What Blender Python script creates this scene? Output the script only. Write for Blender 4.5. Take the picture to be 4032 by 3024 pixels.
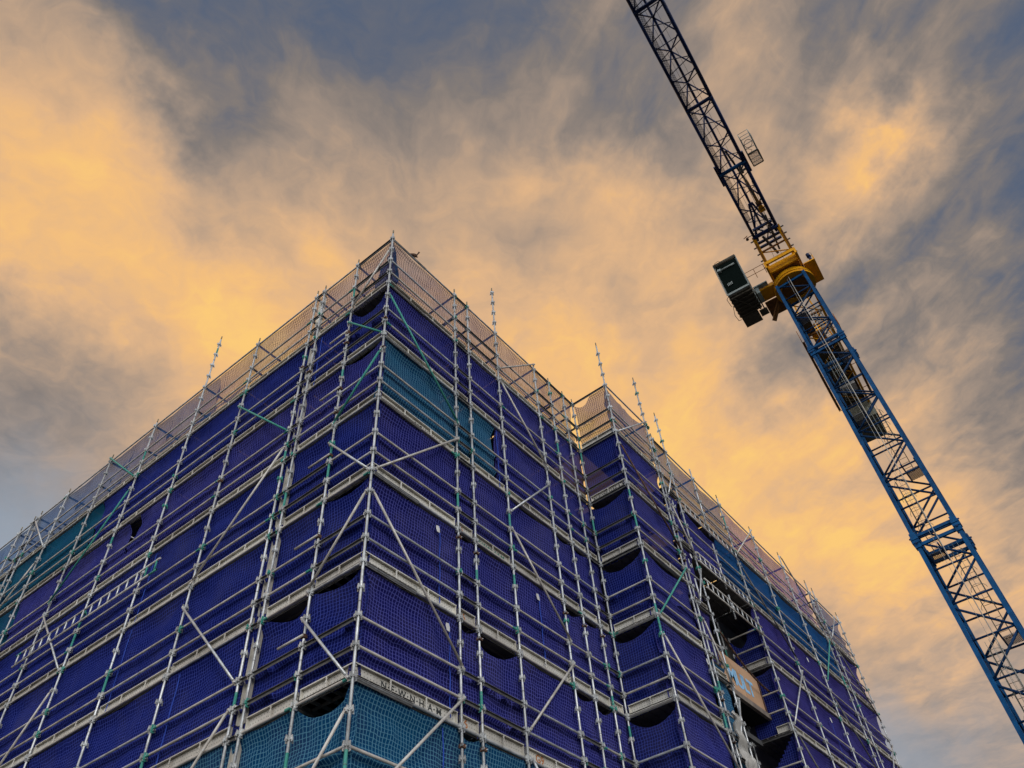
import bpy, bmesh, math, random
from mathutils import Vector, Matrix, noise
random.seed(7)
R_ = math.radians
for o in list(bpy.data.objects): bpy.data.objects.remove(o)
scene = bpy.context.scene
COL = scene.collection
ZD = 17.44            # height of the topmost working deck above the street

# ------------------------------------------------------------------ camera
cam_d = bpy.data.cameras.new('camera'); cam = bpy.data.objects.new('camera', cam_d); COL.objects.link(cam)
cam_d.sensor_width = 36.0; cam_d.lens = 27.746; cam_d.clip_start = 0.1; cam_d.clip_end = 5000
r_ = Vector((0.62482572, -0.77811107, -0.06431158)); u_ = Vector((-0.55406713, -0.49993342, 0.66563969)); f_ = Vector((0.55009312, 0.38027586, 0.74349703))
m = Matrix(((r_.x, u_.x, -f_.x), (r_.y, u_.y, -f_.y), (r_.z, u_.z, -f_.z))).to_4x4()
m.translation = Vector((-7.20937, -8.27279, 1.59691))
cam.matrix_world = m
scene.camera = cam
scene.view_settings.view_transform = 'Standard'; scene.view_settings.look = 'None'
scene.view_settings.gamma = 1.0; scene.view_settings.exposure = 0.0; scene.view_settings.use_curve_mapping = False

# ------------------------------------------------------------------ sky: sunset clouds over a Nishita dusk sky
#SKYTABLE#
SKY=[(-0.097,0.499,0.861,0.52,0,156),(-0.019,0.425,0.905,0.27,0,156),(0.067,0.336,0.939,0.12,0,156),(0.159,0.234,0.959,0.17,0,156),(0.252,0.123,0.96,0.22,0,156),(0.34,0.01,0.94,0.4,0,156),(0.417,-0.1,0.903,0.36,0,156),(0.482,-0.199,0.854,0.33,0,156),(0.533,-0.286,0.797,0.22,0,156),(-0.039,0.573,0.819,0.8,0,156),(0.046,0.502,0.864,0.74,0,156),(0.14,0.414,0.899,0.33,0,156),(0.239,0.311,0.92,0.36,0,156),(0.338,0.195,0.921,0.42,0,156),(0.428,0.075,0.9,0.36,0,156),(0.506,-0.041,0.862,0.3,0,156),(0.568,-0.148,0.81,0.42,0,156),(0.614,-0.24,0.752,0.22,0,156),(0.024,0.645,0.764,0.84,0,156),(0.115,0.579,0.807,0.8,0,156),(0.216,0.493,0.843,0.66,0,156),(0.322,0.389,0.863,0.62,0,156),(0.425,0.27,0.864,0.64,0,156),(0.518,0.145,0.843,0.6,0,156),(0.595,0.022,0.804,0.56,0,156),(0.653,-0.091,0.752,0.6,0,156),(0.694,-0.189,0.695,0.14,0,156),(0.089,0.712,0.696,0.34,0,156),(0.186,0.65,0.737,0.84,0,156),(0.293,0.568,0.769,0.93,0,156),(0.404,0.465,0.788,0.83,0,156),(0.51,0.345,0.788,0.78,0,156),(0.604,0.216,0.767,0.78,0,156),(0.678,0.088,0.73,0.64,0,156),(0.732,-0.03,0.681,0.32,0,156),(0.768,-0.133,0.626,0.2,0,156),(0.153,0.77,0.619,0.42,0,156),(0.255,0.712,0.654,0.62,0,156),(0.366,0.633,0.682,0.9,0,156),(0.48,0.533,0.697,0.9,0,156),(0.587,0.414,0.696,0.86,0,156),(0.679,0.284,0.676,0.86,0,156),(0.751,0.154,0.642,0.8,0,156),(0.801,0.033,0.598,0.45,0,156),(0.832,-0.075,0.549,0.36,0,156),(0.652,0.474,0.592,0.95,0,156),(0.742,0.346,0.575,0.9,0,156),(0.81,0.217,0.545,0.95,0,156),(0.857,0.094,0.507,0.93,0,156),(0.885,-0.017,0.465,0.68,0,156),(0.854,0.272,0.444,0.74,0,156),(0.898,0.151,0.413,0.78,0,156),(0.925,0.04,0.379,0.66,0,156),(0.025,0.571,0.82,0.88,0,494),(0.09,0.569,0.818,0.9,0,625),(0.052,0.493,0.868,0.82,0,1111),(0.081,0.608,0.79,0.93,0,494),(0.067,0.658,0.75,0.96,0,625),(0.174,0.623,0.763,0.97,0,400),(0.075,0.448,0.891,0,0,567),(0.019,0.435,0.9,0,0,567),(-0.01,0.427,0.904,0.05,0,625),(0.107,0.473,0.875,0.36,0,816),(-0.016,0.485,0.874,0.72,0,625),(-0.049,0.482,0.875,0.62,0,625),(0.059,0.521,0.851,1,0,625),(0.102,0.536,0.838,0.95,0,1111),(0.136,0.531,0.836,0.62,0,1111),(0.043,0.477,0.878,0.6,0,3086),(0.068,0.374,0.925,0.2,0,625),(0.145,0.386,0.911,0.42,0,816),(0.172,0.443,0.88,0.5,0,816),(0.188,0.516,0.836,0.66,0,816),(0.144,0.701,0.699,0.38,0,400),(0.148,0.736,0.661,0.3,0,400),(0.198,0.706,0.68,0.42,0,625),(0.25,0.591,0.767,1,0,400),(0.318,0.585,0.746,0.95,0,816),(0.288,0.62,0.73,0.75,0,1111),(0.315,0.481,0.818,0.88,0,400),(0.213,0.382,0.899,0.42,0,400),(0.234,0.254,0.938,0.22,0,278),(0.449,0.197,0.872,0.8,0,625),(0.489,0.158,0.858,0.82,0,625),(0.438,0.146,0.887,0.7,0,1111),(0.428,0.24,0.871,0.62,0,625),(0.585,-0.122,0.802,1.15,0,1736),(0.603,-0.086,0.793,1,0,2066),(0.556,-0.123,0.822,0.8,0,2500),(0.612,-0.042,0.79,0.85,0,2066),(0.614,0.012,0.789,0.55,0,1111),(0.566,-0.16,0.808,0.66,0,1276),(0.629,-0.035,0.777,0.68,0,1111),(0.736,-0.108,0.668,0.12,0,278),(0.705,-0.168,0.689,0.12,0,400),(0.595,0.028,0.804,0.62,0,625),(0.696,-0.039,0.717,0.15,0,400),(0.714,0.002,0.7,0.16,0,625),(0.738,0.103,0.666,0.2,0,816),(0.723,0.07,0.687,0.3,0,1111),(0.764,-0.062,0.643,0.5,0,400),(0.817,-0.075,0.571,0.42,0,625),(0.667,0.118,0.736,0.82,0,400),(0.727,0.243,0.642,0.92,0,400),(0.714,0.187,0.675,0.9,0,625),(0.788,0.081,0.611,0.95,0,625),(0.797,-0.006,0.604,0.82,0,625),(0.564,0.319,0.762,1,0,400),(0.291,0.575,0.765,1,0,494),(0.419,-0.007,0.908,0.42,0,400),(0.354,0.107,0.929,0.42,0,400),(0.645,0.067,0.761,0.66,0,625),(0.555,0.163,0.816,0.76,0,625),(0.817,0.196,0.542,0.84,0,400),(0.862,0.074,0.502,0.95,0,400),(0.856,0.21,0.472,0.66,0,400),(0.17,0.784,0.597,0.45,0.4,494),(0.199,0.806,0.558,0.4,0.9,400),(0.204,0.759,0.618,0.5,0.3,494),(0.243,0.836,0.492,0.4,1,100),(0.236,0.717,0.656,0.58,0.06,400),(0.248,0.674,0.696,0.68,0,400),(0.295,0.64,0.709,0.8,0,400),(0.141,0.759,0.635,0.56,0.05,400),(0.181,0.729,0.66,0.6,0,625),(0.24,0.636,0.734,0.74,0,494),(0.184,0.646,0.741,0.66,0,625),(0.93,0.175,0.322,0.42,0.8,625),(0.951,0.092,0.294,0.48,0.35,278),(0.919,0.225,0.325,0.4,0.8,400),(0.935,0.118,0.333,0.5,0.3,400),(0.935,0.057,0.351,0.56,0.1,278),(0.902,0.179,0.394,0.62,0.05,400),(0.915,0.11,0.388,0.62,0,400)]
def lin(c):
    return tuple(((v/255)/12.92 if v/255 <= .04045 else ((v/255+.055)/1.055)**2.4) for v in c) + (1,)
GOFF = -.10
SUN_EL, SUN_AZ = 16.0, 215.0
world = bpy.data.worlds.new('World'); scene.world = world; world.use_nodes = True
nt = world.node_tree; N = nt.nodes; LK = nt.links
for n in list(N): N.remove(n)
def nd(t, **kw):
    n = N.new(t)
    for k, v in kw.items(): setattr(n, k, v)
    return n
def put(sock, v):
    if hasattr(v, 'links'): LK.new(v, sock)
    else: sock.default_value = v
def mth(op, a, b=None, c=None, clamp=False):
    n = nd('ShaderNodeMath', operation=op, use_clamp=clamp); put(n.inputs[0], a)
    if b is not None: put(n.inputs[1], b)
    if c is not None: put(n.inputs[2], c)
    return n.outputs[0]
def vm(op, a, b=None, c=None, out=0):
    n = nd('ShaderNodeVectorMath', operation=op); put(n.inputs[0], a)
    if b is not None: put(n.inputs[1], b)
    if c is not None:
        put(n.inputs['Scale' if op == 'SCALE' else 2], c)
    return n.outputs[out]
def nz(vec, scale, detail=5, rough=.55, dist=0, lac=2.0):
    n = nd('ShaderNodeTexNoise'); n.inputs['Scale'].default_value = scale; n.inputs['Detail'].default_value = detail
    n.inputs['Roughness'].default_value = rough; n.inputs['Distortion'].default_value = dist; n.inputs['Lacunarity'].default_value = lac
    LK.new(vec, n.inputs['Vector']); return n
tc = nd('ShaderNodeTexCoord'); D0_ = vm('NORMALIZE', tc.outputs['Generated'])
sep = nd('ShaderNodeSeparateXYZ'); LK.new(D0_, sep.inputs[0])
zc = mth('MAXIMUM', sep.outputs[2], .12)
comb = nd('ShaderNodeCombineXYZ'); put(comb.inputs[0], mth('DIVIDE', sep.outputs[0], zc)); put(comb.inputs[1], mth('DIVIDE', sep.outputs[1], zc)); comb.inputs[2].default_value = 0
PL = comb.outputs[0]          # where the view ray meets the cloud layer
# warp of the cloud masses
w1 = nz(D0_, 5.0, 5, .6); w2 = nz(D0_, 19.0, 4, .6)
warp = vm('ADD', vm('SCALE', vm('SUBTRACT', w1.outputs['Color'], (.5, .5, .5)), None, .11), vm('SCALE', vm('SUBTRACT', w2.outputs['Color'], (.5, .5, .5)), None, .075))
DW = vm('NORMALIZE', vm('ADD', D0_, warp))
def field(v):                  # cloud amount and clear-sky share towards one direction, from the table of cloud masses
    g = c = w = 1e-9
    for (x, y, z, gi, ci, k) in SKY:
        e = math.exp(-k*(1-(v[0]*x+v[1]*y+v[2]*z))*1.6)*max(1.0, k/156)**1.0; g += gi*e; c += ci*e; w += e
    return g/w, c/w
E1, E2, E3 = (.625, -.778, -.064), (-.554, -.500, .666), (.550, .380, .743)      # axes of the chart the masses are tabulated on
SX = vm('DOT_PRODUCT', DW, E1, out=1); TY = vm('DOT_PRODUCT', DW, E2, out=1)
S0, S1, T0, T1, NR, NC = -.66, .66, -.56, .56, 25, 32
SXN = mth('MULTIPLY_ADD', SX, 1/(S1-S0), -S0/(S1-S0), clamp=True)
acc = None
for j in range(NR):
    t = T0+(T1-T0)*j/(NR-1)
    rmp = nd('ShaderNodeValToRGB'); LK.new(SXN, rmp.inputs[0]); els = rmp.color_ramp.elements
    for i in range(NC):
        sx = S0+(S1-S0)*i/(NC-1); w = math.sqrt(max(1-sx*sx-t*t, .01))
        g, c = field([E1[q]*sx+E2[q]*t+E3[q]*w for q in range(3)])
        if i == 0: el = els[0]; el.position = 0
        elif i == NC-1: el = els[-1]; el.position = 1
        else: el = els.new(i/(NC-1))
        el.color = (g, c, 0, 1)
    if acc is None: acc = rmp.outputs[0]
    else:
        mr = nd('ShaderNodeMapRange'); LK.new(TY, mr.inputs[0]); mr.inputs[1].default_value = t-(T1-T0)/(NR-1); mr.inputs[2].default_value = t
        mxx = nd('ShaderNodeMix', data_type='RGBA'); LK.new(mr.outputs[0], mxx.inputs[0]); LK.new(acc, mxx.inputs[6]); LK.new(rmp.outputs[0], mxx.inputs[7]); acc = mxx.outputs[2]
sp = nd('ShaderNodeSeparateXYZ'); LK.new(acc, sp.inputs[0])
G = mth('MULTIPLY_ADD', sp.outputs[0], 1.16, GOFF); CO = sp.outputs[1]
# billows and streaks in the cloud layer
cw_ = vm('ADD', PL, vm('SCALE', vm('SUBTRACT', nz(PL, 3.2, 4, .6).outputs['Color'], (.5, .5, .5)), None, .42))      # billows curl round each other
b1 = nz(cw_, 5.5, 8, .60, .3).outputs[0]
b2 = nz(PL, 2.6, 4, .5, .2).outputs[0]
mp = nd('ShaderNodeMapping'); mp.vector_type = 'TEXTURE'; mp.inputs['Rotation'].default_value = (0, 0, R_(61)); mp.inputs['Scale'].default_value = (1/4.0, 1/9.5, 1); LK.new(PL, mp.inputs[0])
s1 = nz(mp.outputs[0], 1.0, 6, .55, .35).outputs[0]
right = nd('ShaderNodeMapRange'); right.interpolation_type = 'SMOOTHSTEP'   # streaky part of the layer
LK.new(mth('MULTIPLY_ADD', sep.outputs[2], .75, mth('SUBTRACT', vm('DOT_PRODUCT', D0_, (.62, -.78, 0.0), out=1), .45)), right.inputs[0]); right.inputs[1].default_value = .12; right.inputs[2].default_value = .5
mott = mth('MULTIPLY', mth('SUBTRACT', b1, .5), .8)
big = mth('MULTIPLY', mth('SUBTRACT', b2, .5), .34)
strk = mth('MULTIPLY', mth('MULTIPLY', mth('SUBTRACT', s1, .5), right.outputs[0]), .85)
calm = mth('SUBTRACT', 1.0, mth('MULTIPLY', CO, .75), clamp=True)
dn = mth('MULTIPLY', mth('ADD', mth('ADD', mott, big), strk), calm)
glow_soft = mth('SUBTRACT', 1.25, mth('MULTIPLY', G, .62))     # bright masses are smoother
GG = mth('MULTIPLY_ADD', dn, glow_soft, G, clamp=True)
rp = nd('ShaderNodeValToRGB'); LK.new(GG, rp.inputs[0]); cr = rp.color_ramp; cr.interpolation = 'B_SPLINE' if False else 'LINEAR'
stops = [(0.0, (88, 100, 122)), (.14, (106, 109, 120)), (.3, (134, 125, 120)), (.45, (162, 144, 130)), (.62, (196, 165, 137)), (.78, (226, 182, 138)), (.9, (246, 193, 128)), (1.0, (255, 205, 122))]
cr.elements[0].position = 0; cr.elements[0].color = lin(stops[0][1]); cr.elements[1].position = 1; cr.elements[1].color = lin(stops[-1][1])
for p_, c_ in stops[1:-1]:
    e = cr.elements.new(p_); e.color = lin(c_)
mx = nd('ShaderNodeMix', data_type='RGBA'); LK.new(CO, mx.inputs[0]); LK.new(rp.outputs[0], mx.inputs[6]); mx.inputs[7].default_value = lin((152, 168, 186))
# the part of the sky behind the photographer: open, paler, cooler
bk = nd('ShaderNodeMapRange'); bk.interpolation_type = 'SMOOTHSTEP'
LK.new(vm('DOT_PRODUCT', D0_, (-.74, -.60, .30), out=1), bk.inputs[0]); bk.inputs[1].default_value = .12; bk.inputs[2].default_value = .7
mx2 = nd('ShaderNodeMix', data_type='RGBA'); LK.new(bk.outputs[0], mx2.inputs[0]); LK.new(mx.outputs[2], mx2.inputs[6]); mx2.inputs[7].default_value = (1.45, 1.55, 1.75, 1)
sky = nd('ShaderNodeTexSky'); sky.sky_type = 'NISHITA'; sky.sun_disc = False; sky.sun_elevation = R_(SUN_EL); sky.sun_rotation = R_(SUN_AZ)
bgc = nd('ShaderNodeBackground'); LK.new(mx2.outputs[2], bgc.inputs[0]); bgc.inputs[1].default_value = 1.0
bgs = nd('ShaderNodeBackground'); LK.new(sky.outputs[0], bgs.inputs[0]); bgs.inputs[1].default_value = .05
ms = nd('ShaderNodeMixShader'); ms.inputs[0].default_value = .97; LK.new(bgs.outputs[0], ms.inputs[1]); LK.new(bgc.outputs[0], ms.inputs[2])
wo = nd('ShaderNodeOutputWorld'); LK.new(ms.outputs[0], wo.inputs[0])
world.cycles.sampling_method = 'MANUAL'; world.cycles.sample_map_resolution = 256

sun_d = bpy.data.lights.new('sun', 'SUN'); sun_d.energy = 0.8; sun_d.angle = R_(14); sun_d.color = (1.0, .93, .86)
sun = bpy.data.objects.new('sun', sun_d); COL.objects.link(sun)
# sun_rotation is clockwise from +Y: direction towards the sun
sd = Vector((math.sin(R_(SUN_AZ))*math.cos(R_(SUN_EL)), math.cos(R_(SUN_AZ))*math.cos(R_(SUN_EL)), math.sin(R_(SUN_EL))))
sun.rotation_euler = sd.to_track_quat('Z', 'Y').to_euler()
scene.cycles.transparent_max_bounces = 16

# ------------------------------------------------------------------ materials
def new_mat(name):
    mt = bpy.data.materials.new(name); mt.use_nodes = True
    t = mt.node_tree; t.nodes.clear()
    o = t.nodes.new('ShaderNodeOutputMaterial')
    return mt, t, o
class NT:
    def __init__(s, t): s.t = t
    def n(s, ty, **kw):
        x = s.t.nodes.new(ty)
        for k, v in kw.items(): setattr(x, k, v)
        return x
    def l(s, a, b):
        if hasattr(a, 'links'): s.t.links.new(a, b)
        else: b.default_value = a
    def m(s, op, a, b=None, c=None, clamp=False):
        x = s.n('ShaderNodeMath', operation=op, use_clamp=clamp); s.l(a, x.inputs[0])
        if b is not None: s.l(b, x.inputs[1])
        if c is not None: s.l(c, x.inputs[2])
        return x.outputs[0]
    def noise(s, vec, sc, det=4, ro=.55):
        x = s.n('ShaderNodeTexNoise'); x.inputs['Scale'].default_value = sc; x.inputs['Detail'].default_value = det; x.inputs['Roughness'].default_value = ro
        if vec is not None: s.l(vec, x.inputs['Vector'])
        return x
    def mixc(s, f, a, b):
        x = s.n('ShaderNodeMix', data_type='RGBA'); s.l(f, x.inputs[0]); s.l(a, x.inputs[6]); s.l(b, x.inputs[7]); return x.outputs[2]
def rgb(r, g, b): return (r, g, b, 1)
def metal_like(name, c1, c2, rough=.5, metallic=.3, sc=6, spots=None, spot_amt=.55, spec=.5):
    mt, t, o = new_mat(name); q = NT(t)
    tc = q.n('ShaderNodeTexCoord'); oi = q.n('ShaderNodeObjectInfo')
    off = q.n('ShaderNodeVectorMath', operation='ADD'); q.l(tc.outputs['Object'], off.inputs[0])
    mul = q.n('ShaderNodeVectorMath', operation='SCALE'); mul.inputs[0].default_value = (37, 17, 29); q.l(oi.outputs['Random'], mul.inputs['Scale']); q.l(mul.outputs[0], off.inputs[1])
    V = off.outputs[0]
    nz1 = q.noise(V, sc, 5, .65)
    mr = q.n('ShaderNodeMapRange'); q.l(nz1.outputs[0], mr.inputs[0]); mr.inputs[1].default_value = .35; mr.inputs[2].default_value = .65
    tone = q.m('MULTIPLY_ADD', q.m('SUBTRACT', oi.outputs['Random'], .5), .5, mr.outputs[0], clamp=True)
    col = q.mixc(tone, c1, c2)
    if spots:
        nz2 = q.noise(V, sc*2.7, 4, .7); mr2 = q.n('ShaderNodeMapRange'); q.l(nz2.outputs[0], mr2.inputs[0]); mr2.inputs[1].default_value = spot_amt; mr2.inputs[2].default_value = spot_amt+.1
        col = q.mixc(mr2.outputs[0], col, spots)
    b = q.n('ShaderNodeBsdfPrincipled'); q.l(col, b.inputs['Base Color']); b.inputs['Metallic'].default_value = metallic; b.inputs['Specular IOR Level'].default_value = spec if metallic > 0 or 'glass' in name else .12
    q.l(q.m('MULTIPLY_ADD', nz1.outputs[0], .3, rough-.15), b.inputs['Roughness'])
    t.links.new(b.outputs[0], o.inputs[0]); return mt
GALV = metal_like('galvanised steel', rgb(.58, .59, .57), rgb(.30, .30, .285), .36, .4, 5, rgb(.20, .16, .12), .60)
RAIL = metal_like('weathered tube', rgb(.56, .52, .45), rgb(.33, .295, .245), .5, .2, 4, rgb(.42, .41, .38), .58)
TEE = metal_like('dark tee section', rgb(.13, .125, .115), rgb(.07, .065, .06), .6, .25, 5)
GREEN = metal_like('green paint', rgb(.035, .22, .165), rgb(.07, .28, .22), .55, 0, 7, rgb(.30, .32, .29), .60)
TIP = metal_like('spigot', rgb(.20, .155, .07), rgb(.12, .10, .06), .6, .2, 8)
RUST = metal_like('rusty steel', rgb(.14, .07, .04), rgb(.07, .045, .035), .8, 0, 9)
DECKM = metal_like('deck plank', rgb(.19, .17, .145), rgb(.11, .10, .085), .8, .1, 3)
CONC = metal_like('dark concrete', rgb(.10, .095, .09), rgb(.06, .06, .058), .9, 0, 1.3)
SHADED = metal_like('shade-black slab', rgb(.02, .019, .017), rgb(.012, .012, .011), .9, 0, 3)  # loading bay slabs: deep shade put into the base colour
DIRTY = metal_like('concrete ledge', rgb(.24, .20, .16), rgb(.15, .12, .10), .9, 0, 3)
BLUE = metal_like('crane blue paint', rgb(.001, .068, .185), rgb(.002, .035, .10), .6, .0, 2.5, rgb(.03, .04, .06), .64)
BLUED = metal_like('dark blue bracing paint', rgb(.002, .028, .085), rgb(.003, .018, .05), .6, .0, 2.5)
NAVY = metal_like('jib navy paint', rgb(.008, .022, .085), rgb(.006, .012, .04), .45, .0, 2.5)
YEL = metal_like('crane yellow paint', rgb(.72, .33, .006), rgb(.55, .23, .006), .45, 0, 2.0, rgb(.16, .07, .02), .63)
BROWN = metal_like('rusty orange paint', rgb(.22, .09, .02), rgb(.12, .055, .02), .6, 0, 3)
DGREY = metal_like('dark grating steel', rgb(.11, .095, .065), rgb(.06, .052, .038), .7, 0, 6)
LGREY = metal_like('pale grey paint', rgb(.30, .33, .30), rgb(.20, .23, .21), .5, .0, 3)
WHITEP = metal_like('white sheet', rgb(.62, .61, .57), rgb(.45, .43, .40), .8, 0, 6)
ORPOST = metal_like('orange handrail', rgb(.28, .11, .03), rgb(.16, .07, .03), .6, 0, 4)
CABLE = metal_like('pale rope', rgb(.42, .40, .34), rgb(.30, .28, .24), .7, 0, 10)
CW = metal_like('counterweight concrete', rgb(.17, .165, .12), rgb(.10, .10, .075), .9, 0, 2)
STONE = metal_like('asphalt', rgb(.06, .06, .06), rgb(.04, .04, .042), .9, 0, .8)
PAVE = metal_like('pavement concrete', rgb(.24, .23, .22), rgb(.17, .165, .16), .9, 0, .7)
SIGNM = metal_like('tan hoarding board', rgb(.50, .31, .18), rgb(.42, .25, .145), .7, 0, 1.5)
SIGNB = metal_like('pale blue lettering', rgb(.28, .52, .72), rgb(.24, .46, .66), .6, 0, 5)
SIGND = metal_like('teal lettering', rgb(.02, .22, .36), rgb(.02, .17, .30), .6, 0, 5)
INK = metal_like('stencil ink', rgb(.035, .04, .04), rgb(.07, .07, .065), .9, 0, 30)
INKG = metal_like('green stencil ink', rgb(.02, .12, .08), rgb(.05, .15, .11), .9, 0, 30)
INKR = metal_like('rust stencil', rgb(.45, .18, .06), rgb(.34, .13, .05), .9, 0, 30)
BIRDM = metal_like('brown plumage', rgb(.045, .028, .018), rgb(.09, .05, .03), .8, 0, 40)
SEAM = metal_like('bright blue webbing', rgb(.03, .08, .42), rgb(.025, .06, .33), .7, 0, 6)
def toe_mat():
    mt, t, o = new_mat('perforated plank steel'); q = NT(t)
    tc = q.n('ShaderNodeTexCoord'); oi = q.n('ShaderNodeObjectInfo')
    sp = q.n('ShaderNodeSeparateXYZ'); q.l(tc.outputs['Object'], sp.inputs[0])
    nn = q.noise(tc.outputs['Object'], 3, 5, .6)
    ofs = q.m('ADD', nn.outputs[0], q.m('MULTIPLY', oi.outputs['Random'], .5))
    mr = q.n('ShaderNodeMapRange'); q.l(ofs, mr.inputs[0]); mr.inputs[1].default_value = .4; mr.inputs[2].default_value = 1.05
    col = q.mixc(mr.outputs[0], rgb(.68, .65, .56), rgb(.42, .39, .33))
    fx = q.m('SUBTRACT', q.m('FRACT', q.m('MULTIPLY', sp.outputs[0], 1/.066)), .5)
    fz = q.m('SUBTRACT', q.m('FRACT', q.m('MULTIPLY_ADD', sp.outputs[2], 1/.062, .2)), .5)
    d = q.m('SQRT', q.m('ADD', q.m('MULTIPLY', fx, fx), q.m('MULTIPLY', fz, fz)))
    dot = q.m('LESS_THAN', d, .15)
    ok = q.m('MULTIPLY', q.m('GREATER_THAN', sp.outputs[2], .06), q.m('LESS_THAN', sp.outputs[2], .235))
    col = q.mixc(q.m('MULTIPLY', q.m('MULTIPLY', dot, ok), .8), col, rgb(.05, .05, .045))
    b = q.n('ShaderNodeBsdfPrincipled'); q.l(col, b.inputs['Base Color']); b.inputs['Metallic'].default_value = .2; b.inputs['Roughness'].default_value = .55
    t.links.new(b.outputs[0], o.inputs[0]); return mt
TOE = toe_mat()
def net_mat(name, film, film2, cord, film_op, cord_op=1.0, cell=.065, cw=.15, transl=.25):
    mt, t, o = new_mat(name); q = NT(t)
    uv = q.n('ShaderNodeUVMap'); tc = q.n('ShaderNodeTexCoord')
    n1 = q.noise(uv.outputs[0], 3.0, 3, .5); n2 = q.noise(uv.outputs[0], 14.0, 2, .5)
    a = q.n('ShaderNodeVectorMath', operation='SUBTRACT'); q.l(n1.outputs['Color'], a.inputs[0]); a.inputs[1].default_value = (.5, .5, .5)
    b = q.n('ShaderNodeVectorMath', operation='SCALE'); q.l(a.outputs[0], b.inputs[0]); b.inputs['Scale'].default_value = .08
    a2 = q.n('ShaderNodeVectorMath', operation='SUBTRACT'); q.l(n2.outputs['Color'], a2.inputs[0]); a2.inputs[1].default_value = (.5, .5, .5)
    b2 = q.n('ShaderNodeVectorMath', operation='SCALE'); q.l(a2.outputs[0], b2.inputs[0]); b2.inputs['Scale'].default_value = .013
    s = q.n('ShaderNodeVectorMath', operation='ADD'); q.l(uv.outputs[0], s.inputs[0]); q.l(b.outputs[0], s.inputs[1])
    s2 = q.n('ShaderNodeVectorMath', operation='ADD'); q.l(s.outputs[0], s2.inputs[0]); q.l(b2.outputs[0], s2.inputs[1])
    sp = q.n('ShaderNodeSeparateXYZ'); q.l(s2.outputs[0], sp.inputs[0])
    def line(x):
        f = q.m('ABSOLUTE', q.m('SUBTRACT', q.m('FRACT', q.m('MULTIPLY', x, 1/cell)), .5))
        mr = q.n('ShaderNodeMapRange'); q.l(f, mr.inputs[0]); mr.inputs[1].default_value = .5-cw*.5-.05; mr.inputs[2].default_value = .5-cw*.5+.05; return mr.outputs[0]
    lx, ly = line(sp.outputs[0]), line(sp.outputs[1])
    n3 = q.noise(uv.outputs[0], 1.1, 4, .6)          # wear and dirt in patches
    lyw = q.m('MULTIPLY', ly, q.m('MULTIPLY_ADD', n3.outputs[0], 1.0, .25, clamp=True))
    ln = q.m('MAXIMUM', lx, lyw)
    fr = q.n('ShaderNodeMapRange'); q.l(n3.outputs[0], fr.inputs[0]); fr.inputs[1].default_value = .36; fr.inputs[2].default_value = .66
    fcol = q.mixc(fr.outputs[0], film, film2)
    n5 = q.noise(uv.outputs[0], .55, 6, .65); dr = q.n('ShaderNodeMapRange'); q.l(n5.outputs[0], dr.inputs[0]); dr.inputs[1].default_value = .48; dr.inputs[2].default_value = .75; dr.inputs[4].default_value = .42
    fcol = q.mixc(dr.outputs[0], fcol, rgb(.085, .078, .13))         # dust
    col = q.mixc(ln, fcol, cord)
    n4 = q.noise(uv.outputs[0], 9, 2, .5)
    hole = q.m('GREATER_THAN', n4.outputs[0], .83)
    op = q.m('ADD', q.m('MULTIPLY', ln, cord_op-film_op), q.m('MULTIPLY_ADD', q.m('SUBTRACT', n3.outputs[0], .5), .5*(1-film_op), film_op), clamp=True)
    op = q.m('MULTIPLY', op, q.m('SUBTRACT', 1.0, hole))
    df = q.n('ShaderNodeBsdfDiffuse'); q.l(col, df.inputs[0]); df.inputs[1].default_value = .8
    tl = q.n('ShaderNodeBsdfTranslucent'); q.l(col, tl.inputs[0])
    mx = q.n('ShaderNodeMixShader'); mx.inputs[0].default_value = transl; t.links.new(df.outputs[0], mx.inputs[1]); t.links.new(tl.outputs[0], mx.inputs[2])
    tr = q.n('ShaderNodeBsdfTransparent')
    m2 = q.n('ShaderNodeMixShader'); q.l(op, m2.inputs[0]); t.links.new(tr.outputs[0], m2.inputs[1]); t.links.new(mx.outputs[0], m2.inputs[2])
    t.links.new(m2.outputs[0], o.inputs[0]); return mt
PURPLE = net_mat('purple debris net', rgb(.012, .014, .125), rgb(.022, .018, .10), rgb(.135, .145, .52), .955)
PURPLE2 = net_mat('deep blue debris net', rgb(.008, .013, .125), rgb(.011, .013, .095), rgb(.07, .10, .44), .955)
PURPLE3 = net_mat('violet debris net', rgb(.030, .022, .12), rgb(.018, .016, .12), rgb(.12, .11, .40), .955)
TEAL = net_mat('teal debris net', rgb(.010, .075, .17), rgb(.008, .05, .15), rgb(.13, .34, .45), .955, cw=.16)
TEALB = net_mat('blue teal debris net', rgb(.010, .06, .20), rgb(.012, .045, .16), rgb(.04, .16, .33), .955)
TEALG = net_mat('green teal debris net', rgb(.008, .075, .13), rgb(.008, .055, .15), rgb(.03, .15, .20), .955)
PARA = net_mat('see through net', rgb(.30, .29, .42), rgb(.07, .10, .32), rgb(.035, .025, .05), .48, .97, cw=.18, transl=.4)  # cords of all three see-through nets coloured dark to look backlit
PARAB = net_mat('pale blue see through net', rgb(.07, .17, .36), rgb(.02, .09, .30), rgb(.03, .06, .14), .68, .97, cw=.16, transl=.4)
PARAL = net_mat('lilac see through net', rgb(.25, .18, .46), rgb(.09, .06, .36), rgb(.06, .03, .15), .60, .96, cw=.16, transl=.4)
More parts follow.
